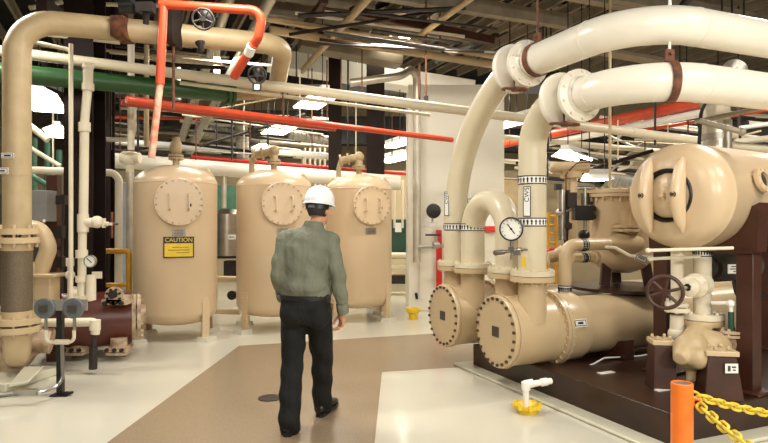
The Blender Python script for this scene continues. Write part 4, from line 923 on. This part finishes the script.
b = B(); b.box(P(558, 187, 9), (.09, .1, .09)); b.obj('dark_box', 'black', None, 'small dark box on the wall right of the near riser', cat='box')
# ceiling oddments
for x, y, r_, lb in ((402, 27, 2.2, 'left painted glint near the brown ceiling beam'), (411, 28.5, 2.5, 'middle painted glint near the brown ceiling beam'), (425, 29, 2.0, 'right painted glint near the brown ceiling beam')):
    b = B(); b.ball(P(x, y, 11.5), r_*11.5/F, 12); b.obj('glint_spot', 'glint_glow', None, lb, cat='glint_spot')  # tiny glowing balls stand in for shiny glints under the ceiling
for x0, y0, x1, y1, d, w_, lb in ((515, 2, 640, 26, 11.5, .5, 'wide grey cable tray behind the upper big pipe'), (440, 8, 560, 40, 12.5, .45, 'wide grey cable tray above the brown beam'), (560, 44, 660, 62, 11, .35, 'grey tray between the two big overhead pipes')):
    b = B(); b.bar(P(x0, y0, d), P(x1, y1, d), w_, .06); b.obj('cable_tray', 'joist', None, lb, cat='tray')
bgp('rising_pipe', 'dark diagonal pipe over the upper big pipe', [P(690, -4, 7), P(672, 20, 7.2)], .09, 'dark_iron')
for k, (x, lb) in enumerate(((742, 'first'), (752, 'second'), (764, 'third'))): bgp('hanger_rod', 'thin dark rod at the right edge above the big pipe, %s from the left' % lb, [P(x-20, -5, 7.4), P(x-20, 26, 7.4)], .025, 'dark_iron')

# tangle of thin conduits far back, nothing tells them apart
for k in range(46):
    if k < 16: x0, x1, y0, y1 = 92, 330, 104, 156
    elif k < 32: x0, x1, y0, y1 = 500, 660, 122, 186
    else: x0, x1, y0, y1 = 640, 768, 100, 150
    d = rr.uniform(12.2, 14.4); xa = rr.uniform(x0, x1-60); L = rr.uniform(50, 130); xb = min(xa+L, x1+8); ya = rr.uniform(y0, y1); sl = rr.choice((.06, .1, .1, -.25, .5, .02)); yb = min(max(ya+sl*(xb-xa), y0), y1)
    m_ = rr.choice(('deck', 'deck', 'dark_iron', 'grey_duct', 'cream', 'beige_old'))
    dark = m_ in ('deck', 'dark_iron')
    bgp('far_conduit', 'thin dark conduit in the tangle under the far ceiling' if dark else 'thin pale conduit in the tangle under the far ceiling', [P(xa, ya, d), P(xb, yb, d+.3)], rr.uniform(.05, .12) if dark else rr.uniform(.03, .06), m_, n=8, group='dark far conduits' if dark else 'pale far conduits')
for k in range(26):
    x = rr.choice((rr.uniform(95, 330), rr.uniform(500, 768))); d = rr.uniform(10.5, 13.5); y1 = rr.uniform(110, 160)
    bgp('drop_rod', 'thin dark hanger rod reaching down from the far ceiling', [P(x, y1, d), V((P(x, y1, d).x, d, 5.6))], .025, 'dark_iron', n=6, group='far hanger rods')

zones = [((96, 262), (36, 62), (8.6, 10.5), 'running behind the thick overhead pipe', 9), ((92, 330), (98, 150), (9.9, 11.4), 'running across above the tanks', 12), ((28, 62), (40, 80), (9, 11), 'in the left corner near the ceiling', 5), ((280, 500), (2, 46), (7.6, 8.7), 'crossing under the joists', 12), ((508, 660), (128, 176), (9, 11.5), 'running between the near riser and the drum', 10), ((600, 768), (104, 142), (8.6, 11), 'running above the large drum', 9)]
for (x0, x1), (y0, y1), (d0, d1), lb, n in zones:
    for k in range(n):
        d = rr.uniform(d0, d1); pale = rr.random() < .6; L = rr.uniform(.35, .8)*(x1-x0); xa = rr.uniform(x0, x1-L); ya = rr.uniform(y0, y1); xb = xa+L
        yb = min(max(ya+rr.choice((.12, .12, .14, -.3, .1))*L, y0-6), y1+6)
        if d < 8.75 and y0 == 2: ya = max(ya, 8) if xa > 360 else ya; yb = max(yb, 8)
        if d > 9.7 and xa < 345 and xb > 325 and 5 < yb: d = 10.4
        m_ = rr.choice(('cream', 'pipe_cream', 'beige_old', 'galv')) if pale else rr.choice(('dark_iron', 'dark_grey', 'column_brown'))
        bgp('conduit', 'thin %s conduit %s' % ('pale' if pale else 'dark', lb), [P(xa, ya, d), P(xb, yb, d+.25)], rr.uniform(.03, .055) if pale else rr.uniform(.03, .07), m_, n=8, group='%s conduits %s' % ('pale' if pale else 'dark', lb))
for k, (x, y0, y1, d) in enumerate(((96, 40, 165, 9.0), (112, 45, 150, 9.6), (120, 60, 158, 10), (138, 110, 160, 9.2), (156, 55, 120, 9.8), (196, 70, 160, 10.4), (232, 105, 160, 10.2), (244, 100, 158, 10.6), (250, 108, 150, 9.4), (268, 104, 150, 10), (300, 70, 120, 9.8), (312, 68, 150, 10.6), (348, 60, 150, 10.2), (356, 96, 160, 10.5), (392, 95, 165, 10.8), (548, 130, 178, 9.6), (618, 120, 160, 9.6), (645, 112, 150, 9.6), (655, 100, 145, 9), (668, 100, 142, 9.2), (688, 100, 146, 8.8), (740, 105, 150, 8.6))):
    bgp('drop_rod', 'thin upright rod among the overhead pipes', [P(x, y0, d), P(x, y1, d)], .022 if k % 3 else .035, ('dark_iron', 'cream', 'rust')[k % 3], n=6, group='thin upright rods among the overhead pipes')
# ------------------------------------------------------------------ the man, walking away
t = thing('person', 'man in white hard hat, olive shirt and black trousers walking away', 'person', V((-.60, 4.62, 0)))
def limb(b, pts, rad, n=16):
    for i in range(len(pts)-1): 
        b.cyl(pts[i], pts[i+1], rad[i], rad[i+1], n)
    for p, r in zip(pts, rad): b.ball(p, r, n)
rt = V((.993, -.12, 0)); fw = V((.12, .993, 0))
# key joints
LS, LE, LW = V((-.760, 4.60, 1.445)), V((-.808, 4.56, 1.19)), V((-.795, 4.70, .985))
RS, RE, RW = V((-.405, 4.57, 1.435)), V((-.345, 4.53, 1.165)), V((-.315, 4.60, .895))
LH, LK, LA = V((-.692, 4.62, .90)), V((-.700, 4.60, .50)), V((-.706, 4.46, .10))
RH, RK, RA = V((-.512, 4.62, .90)), V((-.497, 4.80, .52)), V((-.505, 4.90, .12))
HC = V((-.508, 4.66, 1.668)); hy = math.radians(24)
hf = V((math.sin(hy), math.cos(hy), -.16)).normalized(); hr = hf.cross(Z).normalized(); hu = hr.cross(hf)
def torso(b, g=0.0, z0=.86):
    rows = [(.86, -.602, 4.615, .180, .135), (.93, -.602, 4.61, .188, .145), (1.0, -.602, 4.615, .192, .138), (1.04, -.600, 4.615, .200, .146), (1.12, -.596, 4.61, .192, .148), (1.22, -.592, 4.60, .182, .142), (1.32, -.587, 4.59, .188, .140), (1.40, -.580, 4.59, .200, .130), (1.455, -.572, 4.595, .180, .115), (1.50, -.56, 4.60, .13, .095), (1.535, -.548, 4.615, .085, .08), (1.56, -.54, 4.62, .072, .072)]
    b.loft([(V((x, y, z)), rt, fw, rx+g, ry+g) for z, x, y, rx, ry in rows if z >= z0], 28)
def hand(b, w, d, s, nrm, curl=1.0):
    d = d.normalized(); s = (s-d*s.dot(d)).normalized(); nrm = (nrm-d*nrm.dot(d)-s*nrm.dot(s)).normalized()
    limb(b, [w-d*.06, w, w+d*.03], [.029, .027, .026], 14)
    for k, q in enumerate((.026, .009, -.009, -.026)): limb(b, [w+d*.012+s*q*.6, w+d*.05+s*q*.9, w+d*(.092-.004*abs(k-1))+s*q], [.016, .0155, .012], 12)
    for k, (q, L) in enumerate(((.029, .074), (.0095, .084), (-.0105, .078), (-.029, .060))):
        p = w+d*(.092-.004*abs(k-1))+s*q; pts = [p]; an = 0
        for j, f_ in enumerate((.42, .32, .26)):
            an += math.radians((22, 36, 26)[j]+6*k)*curl
            p = p+(d*math.cos(an)+nrm*math.sin(an)+s*(.03*(1.5-k)))*(L*f_*1.0); pts.append(p)
        limb(b, pts, [.0098, .009, .0083, .0072], 10)
    p = w+d*.025+s*.026+nrm*.006; q = p+(d*.62+s*.62+nrm*.35).normalized()*.04; r_ = q+(d*.85+s*.25+nrm*.4).normalized()*.032; u_ = r_+(d*.9+nrm*.35-s*.05).normalized()*.024
    limb(b, [p, q, r_, u_], [.015, .012, .0105, .0085], 10)
# body
b = B(); torso(b, -.022)
limb(b, [V((-.54, 4.62, 1.50)), HC-Z*.07-fw*.005], [.062, .056], 20)
b.ball(HC+hu*.025, .1, 24, (.78, .98, 1.05), hr, hf, hu)                      # skull
b.ball(HC+hf*.03-hu*.045, .075, 20, (.84, .92, 1.0), hr, hf, hu); b.ball(HC+hf*.068-hu*.092, .028, 14, (1.25, 1, .9), hr, hf, hu)
limb(b, [HC+hf*.098+hu*.008, HC+hf*.122-hu*.032], [.009, .015], 10)             # nose
for s in (-1, 1):
    b.ball(HC+hr*(.079*s)-hf*.004-hu*.012, .030, 12, (.38, .75, 1.1), hr, hf, hu)   # ears
    b.ball(HC+hr*(.036*s)+hf*.074-hu*.03, .028, 12, (1, .8, .8), hr, hf, hu)
    b.ball(HC+hr*(.033*s)+hf*.082+hu*.03, .022, 12, (1.3, .6, .5), hr, hf, hu)
b.ball(HC+hf*.098-hu*.062, .014, 10, (1.7, .6, .5), hr, hf, hu); b.ball(HC+hf*.096-hu*.073, .014, 10, (1.5, .6, .5), hr, hf, hu)
limb(b, [LS, LE, LW], [.036, .036, .028]); limb(b, [RS, RE, RW], [.036, .036, .028])
limb(b, [LH, LK, LA], [.082, .055, .042]); limb(b, [RH, RK, RA], [.082, .055, .042])
limb(b, [LA, LA+V((0, .03, -.045)), LA+V((0, .14, -.062))], [.036, .03, .024]); limb(b, [RA, RA+V((.02, .03, -.03)), RA+V((.07, .12, -.045))], [.036, .03, .024])
m1 = solid(b, .007, 3)
b = B(); rd = V((-.10, .22, -1)); hand(b, RW+V((-.004, .01, -.025)), rd, V((-.45, .85, 0)), V((-.8, -.5, .0)), 1.0); m2 = solid(b, .0034, 3)
b = B(); ld = V((.12, .35, -1)); hand(b, LW+V((.004, .01, -.025)), ld, V((.45, .85, 0)), V((.8, -.4, 0)), 1.0); m3 = solid(b, .0034, 3)
bm = bmesh.new()
for m_ in (m1, m2, m3): bm.from_mesh(m_); bpy.data.meshes.remove(m_)
me = bpy.data.meshes.new('body'); bm.to_mesh(me); bm.free()
body = link_mesh('body', me, 'skin', t, sharp=180)
b = B()
for s in (-1, 1): b.ball(HC+hr*(.033*s)+hf*.083+hu*.012, .0115, 12)
b.obj('eyes', 'white', body)
# hair: short, dark, round the back of the head below the hat
b = B(); 
b.ball(HC+hu*.02-hf*.012, .1, 24, (.83, 1.0, 1.03), hr, hf, hu)
for f in list(b.bm.faces):
    c = f.calc_center_median()-HC
    if c.dot(hu) < -.055 or (c.dot(hf) > .02 and c.dot(hu) < .06) : b.bm.faces.remove(f)
b.obj('hair', 'hair', body)
# shirt
def wob(me, amp, seed, fx):
    for v in me.vertices:
        p = v.co
        k = math.sin(p.x*fx[0]+p.z*fx[1]+seed)*math.sin(p.z*fx[2]-p.x*9+p.y*7+seed*2)+.6*math.sin(p.z*fx[2]*1.9+p.x*21+p.y*13+seed*3)
        v.co = p+v.normal*(amp*k)
b = B(); torso(b, .004, 1.0)
b.ball(V((-.60, 4.585, 1.10)), .16, 20, (1.2, .95, .7), rt, fw, Z)
limb(b, [LS+V((.012, 0, .0)), LS.lerp(LE, .5), LE, LE.lerp(LW, .5), LW+V((0, .0, .03))], [.072, .066, .057, .052, .045], 20)
limb(b, [RS+V((-.012, 0, .0)), RS.lerp(RE, .5), RE, RE.lerp(RW, .5), RW+V((0, 0, .04))], [.072, .066, .057, .052, .045], 20)
limb(b, [V((-.57, 4.60, 1.475)), LS+V((.06, 0, .012)), LS+V((.005, 0, -.01))], [.085, .074, .076], 18); limb(b, [V((-.55, 4.60, 1.475)), RS+V((-.06, 0, .012)), RS+V((-.005, 0, -.01))], [.085, .074, .076], 18)
me = solid(b, .009, 4); wob(me, .006, .7, (14, 9, 24)); shirt = link_mesh('shirt', me, 'shirt', t, sharp=180)
b = B(); b.lathe([(.062, -.015), (.080, -.02), (.082, .0), (.070, .042), (.064, .044), (.062, .0)], V((-.543, 4.615, 1.535)), V((.1, .1, 1)), 28); b.obj('collar', 'shirt', shirt)
for w, e in ((LW, LE), (RW, RE)):
    a = (w-e).normalized(); b = B(); b.lathe([(.034, .032), (.043, .03), (.047, 0), (.047, -.045), (.044, -.05)], w-a*.012, a, 24); b.obj('cuff', 'shirt', shirt)
# trousers
b = B(); b.loft([(V((-.602, y, z)), rt, fw, rx, ry) for z, y, rx, ry in ((.80, 4.61, .17, .12), (.86, 4.605, .188, .142), (.93, 4.60, .195, .152), (.985, 4.612, .194, .142), (1.01, 4.615, .193, .140))], 28)
b.ball(V((-.69, 4.55, .87)), .105, 18); b.ball(V((-.51, 4.56, .87)), .105, 18)
limb(b, [LH, LH.lerp(LK, .5), LK, LK.lerp(LA, .5), LA+V((0, -.0, .0)), LA+V((0, .01, -.055))], [.108, .100, .086, .083, .080, .080], 22)
limb(b, [RH, RH.lerp(RK, .5), RK, RK.lerp(RA, .5), RA, RA+V((.01, .02, -.05))], [.108, .100, .088, .084, .080, .080], 22)
me = solid(b, .009, 4); wob(me, .006, 1.9, (17, 13, 20)); tr = link_mesh('trousers', me, 'trousers', t, sharp=180)
b = B(); b.loft([(V((-.602, 4.614, z)), rt, fw, .199, .147) for z in (.985, 1.022)], 32); b.obj('belt', 'leather', tr)
b = B(); b.box(V((-.432, 4.55, .995)), (.035, .06, .07), rt, fw); b.obj('belt_pouch', 'leather', tr, bevel=.008)
# shoes
def shoe(h, d, lift):
    d = V((d[0], d[1], 0)).normalized(); s = d.cross(Z).normalized(); tl = lift
    b = B(); rings = []
    for q, w_, hh in ((-.035, .020, .05), (-.02, .034, .075), (.03, .040, .085), (.09, .042, .075), (.15, .048, .06), (.21, .047, .045), (.25, .035, .035), (.268, .015, .025)):
        z0 = .028+tl*max(0, q)
        rings.append((h+d*q+Z*(z0+hh*.5), s, Z, w_, hh*.55))
    b.loft(rings, 20); me = solid(b, .006, 3); sh = link_mesh('shoe', me, 'shoe', t, sharp=180)
    b = B(); poly = [h+d*q+s*w_ for q, w_ in ((-.04, .018), (-.02, .036), (.05, .037), (.10, .038), (.18, .05), (.24, .04), (.272, .015))]
    poly += [h+d*q-s*w_ for q, w_ in ((.272, .015), (.24, .04), (.18, .05), (.10, .038), (.05, .037), (-.02, .036), (-.04, .018))]
    b.prism([p+Z*(.001+tl*max(0, (p-h).dot(d))) for p in poly], Z*.03); b.obj('sole', 'black', sh)
shoe(V((-.708, 4.425, 0)), (-.03, 1), .0)
shoe(V((-.512, 4.86, 0)), (.38, .92), .10)
# hard hat
hb = HC+hu*.048; b = B()
b.lathe([(.109, -.012), (.113, -.012), (.116, .006), (.116, .03), (.110, .065), (.094, .10), (.066, .126), (.03, .137), (0, .139)], hb, hu, 40, (hr, hf*1.10, hu))
b.lathe([(.109, -.012), (.126, -.016), (.128, -.010), (.116, .002)], hb, hu, 40, (hr, hf*1.10, hu))
pk = []
for k in range(13):
    th = math.radians(25+130*k/12); pk.append(hb+hr*(.115*math.cos(th))+hf*(.125*math.sin(th)+.055*math.sin((th-math.radians(25))*180/130)**1)-hu*.014)
b.prism(pk, hu*.005)
for k in (-1, 0, 1):
    b.tube([hb+hr*(.026*k)+hf*(.126*math.cos(q)*.92)+hu*(.137*math.sin(q)+.002) for q in [math.radians(30+12*i) for i in range(11)]], .006, 8)
hat = b.obj('hard_hat', 'helmet', t)
b = B(); b.lathe([(.094, -.05), (.100, -.05), (.103, -.012), (.094, -.012)], hb, hu, 32, (hr, hf*1.05, hu)); 
for f in list(b.bm.faces):
    c = f.calc_center_median()-hb
    if c.dot(hf) > -.02: b.bm.faces.remove(f)
b.obj('head_band', 'black', hat); b = B(); c = hb-hf*.112-hu*.038; b.box(c, (.05, .02, .022), hr, hf, hu); b.obj('ratchet_knob', 'grey_disc', hat, bevel=.004)
# ------------------------------------------------------------------ light, world, camera
W = bpy.data.worlds.new('World'); S.world = W; W.use_nodes = True
bg = W.node_tree.nodes['Background']; bg.inputs['Color'].default_value = (1.0, .90, .74, 1); bg.inputs["Strength"].default_value = .10
def area(x, y, z, sx, sy, e, c=(1, .95, .865), rz=0, rx=0):
    l = bpy.data.lights.new('lamp', 'AREA'); l.shape = 'RECTANGLE'; l.size = sx; l.size_y = sy; l.energy = e; l.color = c
    o = bpy.data.objects.new('lamp', l); COL.objects.link(o); o.location = (x, y, z); o.rotation_euler = (rx, 0, rz)
for x, y, e in ((-3.5, 2.5, 60), (-.8, 1.5, 60), (2.2, 1.5, 90), (4.5, 2.5, 120), (-4.5, 6, 100), (-1.2, 5.2, 140), (.3, 8.2, 130), (4.6, 6.2, 150), (-2.6, 9.6, 90), (1.8, 12.5, 120), (5.5, 10.5, 120), (-1.5, 13.5, 120), (-6, 11, 100), (9, 12, 120)):
    area(x, y, 4.2, 1.3, .35, e*.72)
area(1.0, -2.2, 3.3, 1.6, .5, 130, rx=.95)
area(4.0, -2.0, 3.3, 1.6, .5, 160, rx=.95)
cam = bpy.data.cameras.new('camera'); cam.sensor_width = 36; cam.lens = F/768*36; cam.clip_end = 100
co = bpy.data.objects.new('camera', cam); COL.objects.link(co); co.location = (0, 0, CZ); co.rotation_euler = (PI/2, 0, 0); S.camera = co
S.view_settings.view_transform = 'Standard'; S.view_settings.look = 'None'; S.view_settings.gamma = 1; S.view_settings.use_curve_mapping = False
S.view_settings.exposure = 0.22
